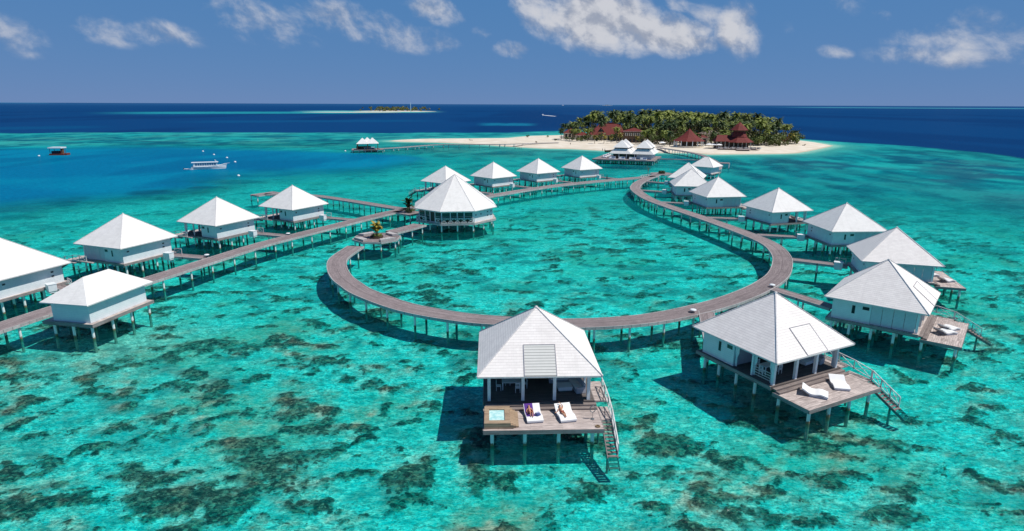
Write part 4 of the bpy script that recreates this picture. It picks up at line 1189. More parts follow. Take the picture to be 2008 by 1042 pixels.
def vJ(**k): return {a: Vector(b) for a, b in k.items()}
def standing(walk=0.0, arms=.0):
    return vJ(pelvis=(0, 0, .93), waist=(0, 0, 1.07), chest=(0, 0, 1.25), neck=(0, -.01, 1.46), head=(0, -.02, 1.59), face=(0, -1, 0),
              shl=(.17, 0, 1.37), shr=(-.17, 0, 1.37), ell=(.22, .03-walk*.3, 1.11), elr=(-.22, .03+walk*.3, 1.11), wrl=(.23, -.06-walk*.4-arms, .90+arms), wrr=(-.23, -.06+walk*.3-arms, .90+arms),
              hil=(.09, 0, .87), hir=(-.09, 0, .87), knl=(.10, -.02+walk*.45, .49), knr=(-.10, -.02-walk*.5, .49), anl=(.10, .03+walk*.9, .08), anr=(-.10, .03-walk*.8, .08), tol=(.11, -.12+walk*.9, .03), tor=(-.11, -.12-walk*.8, .03))
TRS = [('pelvis', 1.15), ('hil', 1.2), ('thl', 1.2), ('knl', 1.35), ('cal', 1.3), ('anl', 1.7)], [('pelvis', 1.15), ('hir', 1.2), ('thr', 1.2), ('knr', 1.35), ('car', 1.3), ('anr', 1.7)]
SHT = [('pelvis', 1.1), ('waist', 1.2), ('chest', 1.12), ('neckbase', 1.1), ('shl', 1.2), ('ell', 1.3)], [('neckbase', 1.1), ('shr', 1.2), ('elr', 1.3)]
SHORT = [('pelvis', 1.13), ('hil', 1.2), ('thl', 1.25)], [('pelvis', 1.13), ('hir', 1.2), ('thr', 1.25)]
# sunbathers: y runs from feet (-) to head (+), as on the lounger
def on(s, x, up): return Vector((x, 1.05-s, lz(s)+up))
fc = Vector((0, -.35, .94)).normalized()
JA = dict(pelvis=on(1.02, 0, .115), waist=on(.88, 0, .11), chest=on(.70, 0, .125), neck=on(.46, 0, .12), head=on(.33, 0, .12), face=fc,
          shl=on(.55, -.17, .09), shr=on(.55, .17, .09), ell=on(.76, -.27, .06), elr=on(.76, .29, .06), wrl=on(.98, -.22, .05), wrr=on(.98, .25, .06),
          hil=on(1.06, -.09, .11), hir=on(1.06, .09, .11), knl=on(1.36, -.07, .36), knr=on(1.38, .16, .22), anl=on(1.62, -.05, .05), anr=on(1.72, .10, .05), tol=on(1.76, -.05, .07), tor=on(1.84, .12, .13))
p = vw('F', -.62, -6.45, ZD+.005)
A_ = person(JA, LA.location + Matrix.Rotation(LA.rotation_euler[2], 3, 'Z') @ Vector((-.26, 0, .012)), LA.rotation_euler[2], 'sunbather in orange swimwear lying with raised knee on the purple towel', 'skin',
            [('bikini_top', ([('chest', 1.07), (Vector(JA['chest'])+Vector((0, .05, .02)), .122)],), 'red_cloth'), ('bikini_bottom', ([('pelvis', 1.08), ('hil', 1.05)], [('pelvis', 1.08), ('hir', 1.05)]), 'red_cloth')])
JB = dict(JA); JB.update(elr=on(.34, .27, .10), wrr=on(.20, .08, .17), ell=on(.74, -.28, .06), wrl=on(.80, -.44, .05), knl=on(1.42, -.06, .10), knr=on(1.42, .08, .12), anl=on(1.80, -.03, .06), anr=on(1.80, .05, .06), tol=on(1.90, -.04, .13), tor=on(1.91, .06, .14))
B_ = person(JB, LB.location + Matrix.Rotation(LB.rotation_euler[2], 3, 'Z') @ Vector((-.24, 0, .004)), LB.rotation_euler[2]+R(3), 'sunbather in rust swimwear lying flat, one arm bent over the head', 'skin',
            [('bikini_top', ([('chest', 1.05), (Vector(JB['chest'])+Vector((0, .04, .015)), .118)],), 'skin'), ('bikini_bottom', ([('pelvis', 1.08), ('hil', 1.06)], [('pelvis', 1.08), ('hir', 1.06)]), 'brown_cloth')])
# towel under the first sunbather
tw = MB(); S = [.0+i*1.62/20 for i in range(21)]
for a, b_ in zip(S, S[1:]):
    x0, x1 = -.36, .36
    q0, q1 = on(a, 0, .010), on(b_, 0, .010)
    tw.face([(x0, q0.y, q0.z), (x0, q1.y, q1.z), (x1, q1.y, q1.z), (x1, q0.y, q0.z)]); tw.face([(x1, q0.y, q0.z-.006), (x1, q1.y, q1.z-.006), (x0, q1.y, q1.z-.006), (x0, q0.y, q0.z-.006)])
    for x in (x0, x1): tw.face([(x, q0.y, q0.z), (x, q1.y, q1.z), (x, q1.y, q1.z-.006), (x, q0.y, q0.z-.006)])
o = tw.build('towel', M['purple']); o.location = LA.location + Matrix.Rotation(LA.rotation_euler[2], 3, 'Z') @ Vector((-.28, 0, 0)); o.rotation_euler = LA.rotation_euler
tag(o, 'purple towel spread under the sunbather in orange', 'towel')
# beach bag with a crumpled cloth
t = empty('beach_bag', LA.location + Matrix.Rotation(LA.rotation_euler[2], 3, 'Z') @ Vector((.30, -.38, lz(1.42))), LA.rotation_euler[2]+.5, 'crumpled blue and white beach bag lying on the lounger beside the purple towel', 'bag')
bm = bmesh.new(); bmesh.ops.create_icosphere(bm, subdivisions=3, radius=.21)
for v in bm.verts:
    k = 1+.28*(float(vnoise(np.array([v.co.x*9+3]), np.array([v.co.y*9+v.co.z*7]), 3)[0])-.5)*2
    v.co *= k; v.co.z = max(0, v.co.z*.62+.08); v.co.x *= 1.25
me = bpy.data.meshes.new('bag_body'); bm.to_mesh(me); bm.free(); me.materials.append(M['navy']); me.shade_smooth()
ob = bpy.data.objects.new('bag_body', me); col.objects.link(ob); ob.parent = t
cl = MB()
for k in range(10):
    a0 = k*.5; cl.face([(.02+.17*math.cos(a0)*.9, .02+.12*math.sin(a0), .215+.02*math.sin(a0*3)), (.02+.17*math.cos(a0+.5), .02+.12*math.sin(a0+.5), .205), (.06+.05*math.cos(a0+.5), .03*math.sin(a0+.5), .245), (.05+.04*math.cos(a0), .03*math.sin(a0), .25)])
cl.build('bag_cloth', M['paleblue'], t)
MB().tube([(-.2, -.05, .15), (-.26, -.1, .25), (-.16, -.16, .28), (-.05, -.14, .2)], .014, 6).build('bag_handle', M['navy'], t)

# hoop on a stand and the coil of rope on the nearest deck
pw = vw('F', 4.25, -6.95, ZD+.004)
t = empty('hoop_stand', pw, vrot('F'), 'thin grey ring on a short stand at the right end of the nearest deck', 'stand')
MB().lathe([(.0, 0), (.17, .0), (.17, .03), (.03, .05), (.0, .05)], 14).build('foot', M['metal'], t)
MB().tube([(0, 0, .04), (.02, 0, .45), (0, 0, .62)], .018, 8).build('stem', M['metal'], t)
rg = MB(); n = 24
rg.tube([(.26*math.sin(2*PI*k/n)*.85, .02, .90-.28*math.cos(2*PI*k/n)) for k in range(n+1)], .035, 8, caps=False); rg.build('hoop', M['metal'], t, True)
pw = vw('F', 4.5, -8.15, ZD+.004)
t = MB()
for k in range(3): t.tube([((.10+.05*k)*math.cos(2*PI*q/16), (.10+.05*k)*math.sin(2*PI*q/16), .03+.03*(2-k)) for q in range(17)], .027, 6, caps=False)
o = t.build('rope_coil', M['rope']); o.location = pw; tag(o, 'small tan coil of rope at the front right corner of the nearest deck', 'rope')

# standing staff member by the jetty pavilion, seen from behind
Js = standing(0, .12)
pp = at(121.5, 626.5, 1.92)
person(Js, pp, R(200), 'staff member in white trousers standing at the corner of the windowless hut', 'skin_dark', [('trousers', TRS, 'white_cloth'), ('shirt', SHT, 'white_cloth')], long_hair=False)
pp = at(1190, 353, 1.80)
person(standing(.25), pp, R(120), 'person in dark clothes walking on the bridge by the far row villa nearest the spa', 'skin_dark', [('trousers', TRS, 'dark_cloth'), ('shirt', SHT, 'dark_cloth')], long_hair=False)

# ------------------------------------------------------------------ railing, bare tree at the junction
q0, q1 = at(1255.5, 350, 1.86), at(1273, 347.5, 1.86)
t = MB(); nb = 4
for k in range(nb): xrail(t, q0+(q1-q0)*k/nb, q0+(q1-q0)*(k+1)/nb, h=1.0, w=.08)
o = t.build('junction_railing', M['rail']); tag(o, 'short white crossed railing where the two arms of the walkway meet', 'railing')
def bare_tree(p):
    t = empty('bare_tree', p, 0, 'small leafless tree at the junction of the two walkway arms', 'tree'); rnd = random.Random(4)
    MB().tube([(0, 0, -.3), (.05, 0, 1.6), (0, .1, 2.6)], [.09, .07, .05], 6).build('trunk', M['trunk'], t)
    b = MB()
    for k in range(11):
        a = rnd.uniform(0, 6.3); h = rnd.uniform(1.3, 2.6); l = rnd.uniform(.8, 1.7)
        m = Vector((l*.45*math.cos(a), l*.45*math.sin(a), h+l*.5)); e = m+Vector((l*.3*math.cos(a+.4), l*.3*math.sin(a+.4), l*.55))
        b.tube([(0, 0, h), m, e], [.04, .025, .012], 5)
        for s in (-1, 1): b.tube([m, m+Vector((.4*math.cos(a+s), .4*math.sin(a+s), .5))], [.018, .008], 4)
    b.build('branch', M['trunk'], t)
bare_tree(at(1270.5, 344, 1.83))

# ------------------------------------------------------------------ foliage makers
def frond(mb, base, az, el0, L, droop, nl=9, wl=1.0, rnd=random):
    """an arching frond: rib and drooping leaflets either side"""
    p = Vector(base); pts = [p.copy()]; el = el0; seg = L/nl
    for k in range(nl):
        el -= droop/nl*(.5+1.0*k/nl)
        p = p+Vector((math.cos(az)*math.cos(el), math.sin(az)*math.cos(el), math.sin(el)))*seg; pts.append(p.copy())
    side = Vector((-math.sin(az), math.cos(az), 0))
    for k in range(nl):
        a, b = pts[k], pts[k+1]; f = (k+.5)/nl; w = wl*(math.sin(PI*min(1, f*.9+.12))**.6)
        d = (b-a).normalized()
        for s in (-1, 1):
            tip = side*s*w*.85+Vector((0, 0, -w*.42))+d*w*.55
            mb.face([a, b, b*.6+a*.4+tip+d*.1, a*.9+b*.1+tip*.92])
    return pts
def palm_variant(seed, mat, h=1.0, nf=24, L=3.7, lean=.8):
    rnd = random.Random(seed)
    t = empty('palm_tree'); H = 14.0*h; lx, ly = rnd.uniform(-lean, lean), rnd.uniform(-lean, lean)
    tp = [Vector((lx*(k/6)**2*1.6, ly*(k/6)**2*1.6, H*k/6-.4)) for k in range(7)]
    MB().tube(tp, [.26, .20, .175, .16, .15, .14, .13], 7).build('trunk', M['trunk'], t, True)
    c = MB()
    for k in range(nf):
        f = k/nf; az = k*2.39996+rnd.uniform(-.3, .3); el = 1.25-1.75*f+rnd.uniform(-.15, .15)
        frond(c, tp[-1]+Vector((0, 0, .1)), az, el, L*rnd.uniform(.8, 1.1), rnd.uniform(1.3, 2.0), 8, .8, rnd)
    c.build('crown', M[mat], t)
    return t
def leaf_cloud(mb, c, r, n, size, rnd, squash=.8):
    for k in range(n):
        v = Vector((rnd.gauss(0, 1), rnd.gauss(0, 1), rnd.gauss(0, 1))).normalized()
        rr = r*(rnd.random()**.35)
        p = Vector(c)+Vector((v.x*rr, v.y*rr, v.z*rr*squash))
        n_ = (v+Vector((rnd.uniform(-.8, .8), rnd.uniform(-.8, .8), rnd.uniform(-.3, 1.0)))).normalized()
        a = n_.cross(Vector((rnd.random()-.5, rnd.random()-.5, rnd.random()-.5))).normalized(); b = n_.cross(a); s = size*rnd.uniform(.6, 1.35)
        mb.face([p-a*s*.5, p-b*s*.32, p+a*s*.5, p+b*s*.32])
def broadleaf(seed, mat, r=3.2, h=4.2, n=620, size=.62):
    rnd = random.Random(seed); t = empty('broadleaf_tree')
    tr = MB(); tr.tube([(0, 0, -.4), (.1, 0, h*.35), (0, .1, h*.6)], [.22, .16, .1], 6)
    for k in range(4):
        a = k*1.6+rnd.random(); tr.tube([(0, 0, h*.3), (r*.5*math.cos(a), r*.5*math.sin(a), h*.7)], [.12, .05], 5)
    tr.build('trunk', M['trunk'], t); c = MB()
    for k in range(9):
        a = rnd.uniform(0, 6.3); q = r*rnd.uniform(.25, .75); leaf_cloud(c, (q*math.cos(a), q*math.sin(a), h*rnd.uniform(.45, .92)), r*rnd.uniform(.36, .52), n//9, size, rnd)
    c.build('crown', M[mat], t); return t
# potted palms on the walkways
def small_palm(p, s, label, mat, rz=0.0, seed=3, bush=True):
    rnd = random.Random(seed); t = empty('potted_palm', p, rz, label, 'palm'); t.scale = (s, s, s)
    for k in range(4):
        a = k*1.6; MB().tube([(.12*math.cos(a), .12*math.sin(a), 0), (.3*math.cos(a), .3*math.sin(a), 1.5)], [.06, .035], 6).build('trunk', M['trunk'], t)
    c = MB()
    for k in range(30): frond(c, (.2*math.cos(k*1.6), .2*math.sin(k*1.6), .8+1.3*rnd.random()), k*2.4, rnd.uniform(.75, 1.5), rnd.uniform(.9, 1.5), rnd.uniform(.9, 2.2), 7, .34, rnd)
    c.build('crown', M[mat], t)
    if bush:
        b = MB(); 
        for k in range(5): leaf_cloud(b, (.55*math.cos(k*1.3), .55*math.sin(k*1.3)-.2, .35), .42, 60, .2, rnd)
        b.build('low_leaves', M['leaf'], t)
small_palm((-26.1, 114.8, 2.02), 1.1, 'small yellow-green palm in the middle of the eight-sided platform', 'palm_yellow', .3, 3)
small_palm((-24.6, 143.2, 1.82), 1.35, 'dark bushy palm on the landing beside the big pavilion', 'palm', 1.2, 5)
rnd = random.Random(9); b = MB()
for k in range(5): leaf_cloud(b, (.8*math.cos(k*1.3), .7*math.sin(k*1.3), .55), .6, 70, .3, rnd)
o = b.build('low_bush', M['leaf_dark']); o.location = (56.0, 229.5, 2.0); tag(o, 'low dark bush on the platform at the far end of the right arm', 'bush')
#PART5
# ------------------------------------------------------------------ small hip-roofed hut beyond the right arm
t = empty('bridge_hut', (73.3, 232.3, 0), R(49.8), 'small white hip-roofed hut where the arched bridge lands', 'hut')
make_roof(t, 4.7, 4.7, 4.5, 7.9, M['roof_white'], ridge=.6, caps=True)
wl = MB(); wl.box(-3.6, 3.6, -3.6, -3.48, 2.05, 4.45).box(-3.6, 3.6, 3.48, 3.6, 2.05, 4.45).box(-3.6, -3.48, -3.478, 3.478, 2.05, 4.45).box(3.48, 3.6, -3.478, 3.478, 2.05, 4.45).build('wall', M['wall'], t)
MB().box(-4.1, 4.1, -4.1, 4.1, 1.75, 2.045).build('floor', M['deck'], t)
for y in (-3.6, -1.2, 1.2, 3.6):
    for x in (-3.6, 0, 3.6): pile(t, x, y, 1.75)
# ------------------------------------------------------------------ spa: four tiered roofs on a terrace
SPA_RZ = R(-20); SPC = Vector((58.8, 297.9, 0))
def spw(x, y, z=0): c, s = math.cos(SPA_RZ), math.sin(SPA_RZ); return Vector((SPC.x+c*x-s*y, SPC.y+s*x+c*y, z))
t = empty('spa_building', SPC, SPA_RZ, 'white spa building with two-tiered roofs on a broad stilted terrace', 'building')
for mx in (-5.25, 5.25):
    for my in (-4.75, 4.75):
        lo = MB(); a, b_ = 5.25+.02, 3.1
        e0 = [Vector((mx-a, my-a*.91, 4.4)), Vector((mx+a, my-a*.91, 4.4)), Vector((mx+a, my+a*.91, 4.4)), Vector((mx-a, my+a*.91, 4.4))]
        e1 = [Vector((mx-b_, my-b_, 6.6)), Vector((mx+b_, my-b_, 6.6)), Vector((mx+b_, my+b_, 6.6)), Vector((mx-b_, my+b_, 6.6))]
        for k in range(4): lo.face([e0[k], e0[(k+1) % 4], e1[(k+1) % 4], e1[k]])
        lo.build('lower_roof', M['roof_white'], t)
        cs = MB(); cs.box(mx-b_+.15, mx+b_-.15, my-b_+.15, my+b_-.15, 6.55, 7.25); cs.build('clerestory', M['dark'], t)
        up = MB(); c_ = 3.75; ap = Vector((mx, my, 10.6))
        u0 = [Vector((mx-c_, my-c_, 7.15)), Vector((mx+c_, my-c_, 7.15)), Vector((mx+c_, my+c_, 7.15)), Vector((mx-c_, my+c_, 7.15))]
        for k in range(4): up.face([u0[k], u0[(k+1) % 4], ap])
        up.face(u0[::-1]); up.build('upper_roof', M['roof_white'], t)
wl = MB(); wl.box(-8.8, 9.2, 5.8, 5.95, 2.1, 4.35).box(2.2, 9.2, -7.6, -7.45, 2.1, 4.35).box(9.05, 9.2, -7.448, 5.798, 2.1, 4.35).build('wall', M['wall'], t)
MB().box(-8.6, 2.19, -6.8, -6.7, 2.1, 4.3).box(-8.75, -8.6, -6.8, 5.79, 2.1, 4.3).build('glass_front', M['glass'], t)
for x in (-9.3, -5.8, -2.2, 1.6): MB().bar((x, -8.6, 2.1), (x, -8.6, 4.4), .3).build('post', M['paint'], t)
for y in (-4, 0, 4, 8): MB().bar((-9.4, y, 2.1), (-9.4, y, 4.4), .3).build('post', M['paint'], t)
MB().box(-17, 11.5, -16, 11.5, 1.8, 2.1).build('terrace', M['walk'], t)
MB().box(-17.1, 11.6, -16.12, -16.01, 1.6, 2.12).box(-17.12, -17.01, -16, 11.5, 1.6, 2.12).box(11.51, 11.62, -16, 11.5, 1.6, 2.12).build('terrace_beam', M['deck_fascia'], t)
for x in np.linspace(-16, 10.8, 8):
    for y in (-15.2, -9, -2, 5, 11): pile(t, float(x), y, 1.8, .2)
sof = None
for k, (x, y, rz, lab) in enumerate([(-8.2, -13.2, 0, 'leftmost white daybed along the front of the spa terrace'), (-3.6, -13.4, 0, 'second white daybed from the left along the spa terrace front'), (1.3, -13.6, 0, 'third white daybed from the left along the spa terrace front'), (6.4, -13.8, 0, 'rightmost white daybed along the front of the spa terrace'),
                                  (-13.0, -5.5, 90, 'nearest white daybed on the left side of the spa terrace'), (-13.0, -1.5, 90, 'second white daybed on the left side of the spa terrace'), (-13.0, 2.5, 90, 'third white daybed on the left side of the spa terrace'), (-13.0, 6.5, 90, 'farthest white daybed on the left side of the spa terrace')]):
    if sof is None:
        sof = empty('daybed'); o = sof
        MB().box(-1.5, 1.5, -.8, .8, .25, .5).build('mattress', M['cushion'], o); MB().box(-1.5, 1.5, .802, 1.0, .2, 1.15).build('backrest', M['cushion'], o)
        MB().box(-1.4, 1.4, -.7, .7, .0, .248).build('base', M['paint'], o); MB().box(-.2, 1.3, .3, .8, .503, .8).build('cushion', M['navy'], o)
    else: o = copy_tree(sof)
    o.location = spw(x, y, 2.105); o.rotation_euler = (0, 0, SPA_RZ+R(rz)); tag(o, lab, 'daybed', 'daybeds on the spa terrace')
make_walk('spa_footbridge', 'thin straight footbridge from the spa terrace to the arched bridge', 'footbridge', [spw(11.5, -3), (86.6, 284.5), (91.0, 279.5)], 1.7, z=2.1, curve=False, spacing=7)
arch = [at(1290, 290.5, 1.8), at(1310, 292.2, 2.3), at(1345, 297.5, 2.3), at(1375, 304.5, 2.2), at(1396, 314.5, 2.0), (89.5, 270), (83, 247), (77.5, 238)]
ab = make_walk('beach_bridge', 'long curving timber bridge from the beach to the small hip-roofed hut', 'bridge', [(p[0], p[1]) for p in arch], 2.4, z=2.3, spacing=5.5, pile_r=.16, edge=True)
make_walk('corner_landing', 'square timber landing at the bend of the long beach bridge', 'landing', [(88.5, 270.5), (94.5, 268)], 5, z=2.28, curve=False, spacing=3)

# ------------------------------------------------------------------ arrival jetty with four small roofs, and the moored launch beside it
c0 = at(722, 293, 1.6); AR = R(12)
t = empty('arrival_jetty', (c0.x, c0.y, 0), AR, 'open jetty head under three small white pyramid roofs, far left', 'jetty')
MB().box(-9, 8.5, -5, 7.5, 1.3, 1.65).build('platform', M['walk'], t)
for k, (x, y) in enumerate(((-2.9, -1.2), (-.3, 4.2), (2.6, -1.0))):
    h_ = 3.4; ez = 4.9+.05*k; rm = MB(); e = [Vector((x-h_, y-h_, ez)), Vector((x+h_, y-h_, ez)), Vector((x+h_, y+h_, ez)), Vector((x-h_, y+h_, ez))]; a = Vector((x, y, ez+3.2))
    for q in range(4): rm.face([e[q], e[(q+1) % 4], a])
    rm.face(e[::-1]); rm.build('roof', M['roof_white'], t)
for x in (-5.8, -.2, 5.4):
    for y in (-4.2, 2.0, 6.5): MB().bar((x, y, 1.65), (x, y, 4.95), .3).build('post', M['brown_wood'], t)
MB().box(-6.6, 1.5, 2.4, 2.6, 1.66, 3.2).build('screen', M['brown_wood'], t)
for x in (-8.4, -5, -1.6, 1.8, 5.2, 8):
    for y in (-4.5, 0, 4.5): pile(t, x, y, 1.3, .2)
pier = [at(742, 292.5, 1.7), at(790, 289.5, 1.7), at(848.4, 284.9, 1.7), at(900, 284, 1.7), at(950, 284, 1.7), at(1000, 283.4, 1.7), at(1050, 281, 1.9), at(1095, 279.5, 2.0)]
make_walk('arrival_pier', 'long low timber pier from the arrival jetty to the sand bank', 'pier', [(p.x, p.y) for p in pier], 2.2, z=1.9, step=3, spacing=6.0, pile_r=.17)

def hull(mb, L, B, H, sheer=.5, n=12):
    """boat hull along x, bow at +x, waterline at z=0"""
    rows = []
    for i in range(n+1):
        f = i/n; x = -L/2+L*f; b = B/2*(1-max(0, (f-.5)/.5)**2.2)*(0.86+.14*min(1, f*4)); h = H*(1+sheer*max(0, (f-.4)/.6)**2)
        x2 = x+max(0, (f-.7))*L*.12
        rows.append([Vector((x2, -b, h)), Vector((x, -b*.82, .0)), Vector((x, -b*.3, -.45)), Vector((x, b*.3, -.45)), Vector((x, b*.82, 0)), Vector((x2, b, h))])
    for r0, r1 in zip(rows, rows[1:]):
        for k in range(5): mb.face([r0[k], r1[k], r1[k+1], r0[k+1]])
        mb.face([r0[5], r1[5], r1[5]*.97+r1[0]*.03-Vector((0, 0, .12)), r0[5]*.97+r0[0]*.03-Vector((0, 0, .12))])
        mb.face([r0[0]-Vector((0, 0, .12)), r1[0]-Vector((0, 0, .12)), r1[5]-Vector((0, 0, .12)), r0[5]-Vector((0, 0, .12))])
    mb.face(rows[0]); return mb
def launch(p, rz, label, L=13.0, s=1.0, extra=True):
    t = empty('passenger_launch', p, rz, label, 'boat'); t.scale = (s, s, s)
    hull(MB(), L, 3.6, 1.15, .75).build('hull', M['boat_white'], t, False)
    MB().box(-L*.44, L*.26, -1.45, 1.45, 1.05, 2.75).build('cabin', M['boat_white'], t)
    fr = MB(); fr.face([(L*.26+.003, -1.4, 1.2), (L*.26+.003, 1.4, 1.2), (L*.26+.003, 1.3, 2.7), (L*.26+.003, -1.3, 2.7)])
    nw = 9
    for sy in (-1, 1):
        for k in range(nw):
            x0 = -L*.38+k*L*.068
            MB().box(x0, x0+L*.052, min(sy*1.452, sy*1.475), max(sy*1.452, sy*1.475), 1.6, 2.5).build('window', M['boat_blue'], t)
    MB().box(L*.26+.004, L*.26+.03, -1.25, 1.25, 1.6, 2.5).build('windscreen', M['boat_blue'], t)
    MB().box(-L*.49, L*.29, -1.7, 1.7, 2.755, 2.9).build('roof', M['boat_white'], t)
    if extra:
        r = MB(); r.bar((L*.24, -.9, 2.9), (L*.20, -.9, 3.7), .08).bar((L*.24, .9, 2.9), (L*.20, .9, 3.7), .08).bar((L*.20, -.95, 3.7), (L*.20, .95, 3.7), .12); r.build('mast_arch', M['boat_white'], t)
        r = MB(); r.bar((L*.42, -.8, 1.9), (L*.62, 0, 2.3), .07).bar((L*.42, .8, 1.9), (L*.62, 0, 2.3), .07).bar((L*.62, 0, 2.3), (L*.54, 0, 1.6), .08); r.build('bow_rail', M['boat_white'], t)
    MB().box(-L*.48, L*.5, -1.72, -1.66, .55, .68).build('rub_rail', M['metal'], t)
    return t
launch(at(410, 331.5, 0), R(24), 'white passenger launch with a row of side windows anchored in the blue lagoon')
launch(at(727, 297.6, 0), R(18), 'white launch moored right in front of the arrival jetty', L=9.5, s=.85, extra=False)
# dinghy behind the launch
t = empty('dinghy', at(370, 333.4, 0), R(8), 'tiny white dinghy floating behind the anchored launch', 'boat'); hull(MB(), 3.6, 1.4, .45).build('hull', M['boat_white'], t); MB().box(-.5, -.2, -.5, .5, .3, .36).build('thwart', M['brown_wood'], t); MB().box(-2.0, -1.75, -.15, .15, .1, .8).build('outboard_motor', M['dark'], t)
# red raft with white canopy
t = empty('dive_raft', at(117.5, 304.2, 0), R(6), 'rust red raft with a white canopy floating at the far left', 'raft')
MB().box(-3.9, 3.2, -2.3, 2.3, -.3, .75).build('hull', M['raft_red'], t); MB().box(3.203, 4.3, -1.6, 1.6, -.2, .95).build('bow_ramp', M['raft_red'], t)
MB().box(-3.0, .8, -1.6, 1.6, .755, 2.1).build('equipment', M['dark_cloth'], t)
for x in (-3.5, 1.9):
    for y in (-2, 2): MB().bar((x, y, .75), (x, y, 3.5), .14).build('post', M['raft_red'], t)
MB().box(1.1, 2.0, -.8, .8, .756, 3.4).build('cabin', M['brown_wood'], t)
MB().box(-4.1, 2.4, -2.5, 2.5, 3.5, 4.1).build('canopy', M['paint'], t)
# mooring buoys
b0 = None
for k, (px, py, lab) in enumerate([(398, 297.6, 'small white mooring buoy, farthest of those near the anchored launch'), (419.5, 304.2, 'small white mooring buoy, second farthest beyond the launch'), (445, 310.2, 'small white mooring buoy right beyond the launch bow'), (461, 318.6, 'small white mooring buoy off to the right of the launch bow'), (467.8, 345.6, 'small white mooring buoy nearest the villas, well in front of the launch'), (76.5, 306.6, 'small white mooring buoy just left of the red raft'), (677, 297, 'small white mooring buoy left of the arrival jetty')]):
    if b0 is None:
        b0 = empty('mooring_buoy'); o = b0
        MB().lathe([(0, -.4), (.40, -.25), (.55, .1), (.42, .45), (0, .58)], 12).build('float', M['paint'], o, True); MB().tube([(0, 0, .55), (0, 0, .85)], .05, 6).build('ring', M['metal'], o)
    else: o = copy_tree(b0)
    o.location = at(px, py, 0); tag(o, lab, 'buoy', 'mooring buoys')
# speedboat and wake, far boats
p0, p1 = at(1064, 226.0, 0), at(1090, 228.6, 0)
t = empty('speedboat', p0, math.atan2((p0-p1).y, (p0-p1).x), 'white speedboat racing left ahead of a foaming wake beyond the island', 'boat'); hull(MB(), 12, 3.4, 1.4).build('hull', M['boat_white'], t); MB().box(-3, 1.5, -1.2, 1.2, 1.2, 2.6).build('cabin', M['boat_white'], t)
wk = MB(); d = (p1-p0); n = Vector((-d.y, d.x, 0)).normalized()
wk.face([p0+n*2.5+Vector((0, 0, .05)), p0-n*2.5+Vector((0, 0, .05)), p0+d*.6-n*5+Vector((0, 0, .05)), p0+d*.6+n*5+Vector((0, 0, .05))])
wk.face([p0+d*.6+n*5+Vector((0, 0, .05)), p0+d*.6-n*5+Vector((0, 0, .05)), p1-n*2+Vector((0, 0, .05)), p1+n*2+Vector((0, 0, .05))])
o = wk.build('wake', M['foam']); tag(o, kind='structure')
for px, py, L, lab in [(1103.5, 207.3, 55, 'distant white boat on the open sea left above the island'), (1292, 218.4, 22, 'distant white boat just above the palm tops'), (128, 201.9, 45, 'distant white speck of a boat on the horizon at the far left'), (172, 202.0, 45, 'distant white boat on the horizon, second from the left'), (260, 202.3, 45, 'distant white boat on the left horizon, third from the left'), (403, 202.8, 40, 'distant white boat on the horizon above the long pale reef')]:
    t = empty('yacht', at(px, py, 0), .4, lab, 'boat', 'boats on the horizon'); hull(MB(), L, L*.25, L*.12).build('hull', M['boat_white'], t); MB().box(-L*.3, L*.15, -L*.08, L*.08, L*.1, L*.24).build('cabin', M['boat_white'], t)

# ------------------------------------------------------------------ island: red roofed buildings
def iz(x, y): return island_z(x, y)
def building(name, label, c, rz): return empty(name, (c[0], c[1], iz(c[0], c[1])-.05), rz, label, 'building', 'red roofed island buildings')
def rect_walls(t, hx, hy, h, mat='cream', posts=True, n=7):
    MB().box(-hx*.86, hx*.86, -hy*.8, hy*.8, 0, h-.02).build('wall', M[mat], t)
    for k in range(n): x = -hx*.92+2*hx*.92*k/(n-1); MB().bar((x, -hy*.93, 0), (x, -hy*.93, h), .35).build('post', M['cream'], t)
    for k in range(n-1):
        x = -hx*.8+2*hx*.8*(k+.5)/(n-1); MB().box(x-.9, x+.9, -hy*.8-.08, -hy*.8-.01, .3, h*.82).build('opening', M['dark'], t)
# big reception hall
bc = at(1187, 276, 1.5); t = building('reception_hall', 'largest red tin roof, a long hall with a dormer behind the left beach', (bc.x+2, bc.y+10), R(-4))
mb = MB(); c, a0, a1 = roof_mb(mb, 13.5, 9, 4.2, 12.4, ridge=0)
mb = MB()
hx, hy, ze, zr, rl_ = 13.4, 9, 4.0, 12.2, 6.2
c = [Vector((-hx, -hy, ze)), Vector((hx, -hy, ze)), Vector((hx, hy, ze)), Vector((-hx, hy, ze))]; r0, r1 = Vector((-rl_+1.5, 0, zr-.6)), Vector((rl_+3.5, 0, zr-.6))
for f in ([c[0], c[1], r1, r0], [c[1], c[2], r1], [c[2], c[3], r0, r1], [c[3], c[0], r0]): mb.face(f)
mb.build('roof', M['red_roof'], t); MB().face([v-Vector((0, 0, .1)) for v in reversed(c)]).build('soffit', M['soffit'], t)
d = MB(); dx0 = -4.4
d.face([(dx0-2.6, -6.6, 5.9), (dx0, -6.8, 9.0), (dx0, -1.4, 9.0)]); d.face([(dx0, -6.8, 9.0), (dx0+2.6, -6.6, 5.9), (dx0, -1.4, 9.0)]); d.build('dormer_roof', M['red_roof'], t)
MB().face([(dx0-2.2, -6.5, 6.1), (dx0+2.2, -6.5, 6.1), (dx0, -6.5, 8.8)]).build('dormer_gable', M['dark'], t)
MB().box(-4.5, 5.5, 1.2, 7.2, zr-2.2, zr+.1).build('rear_roof', M['red_roof'], t); rect_walls(t, hx, hy, ze, n=9)
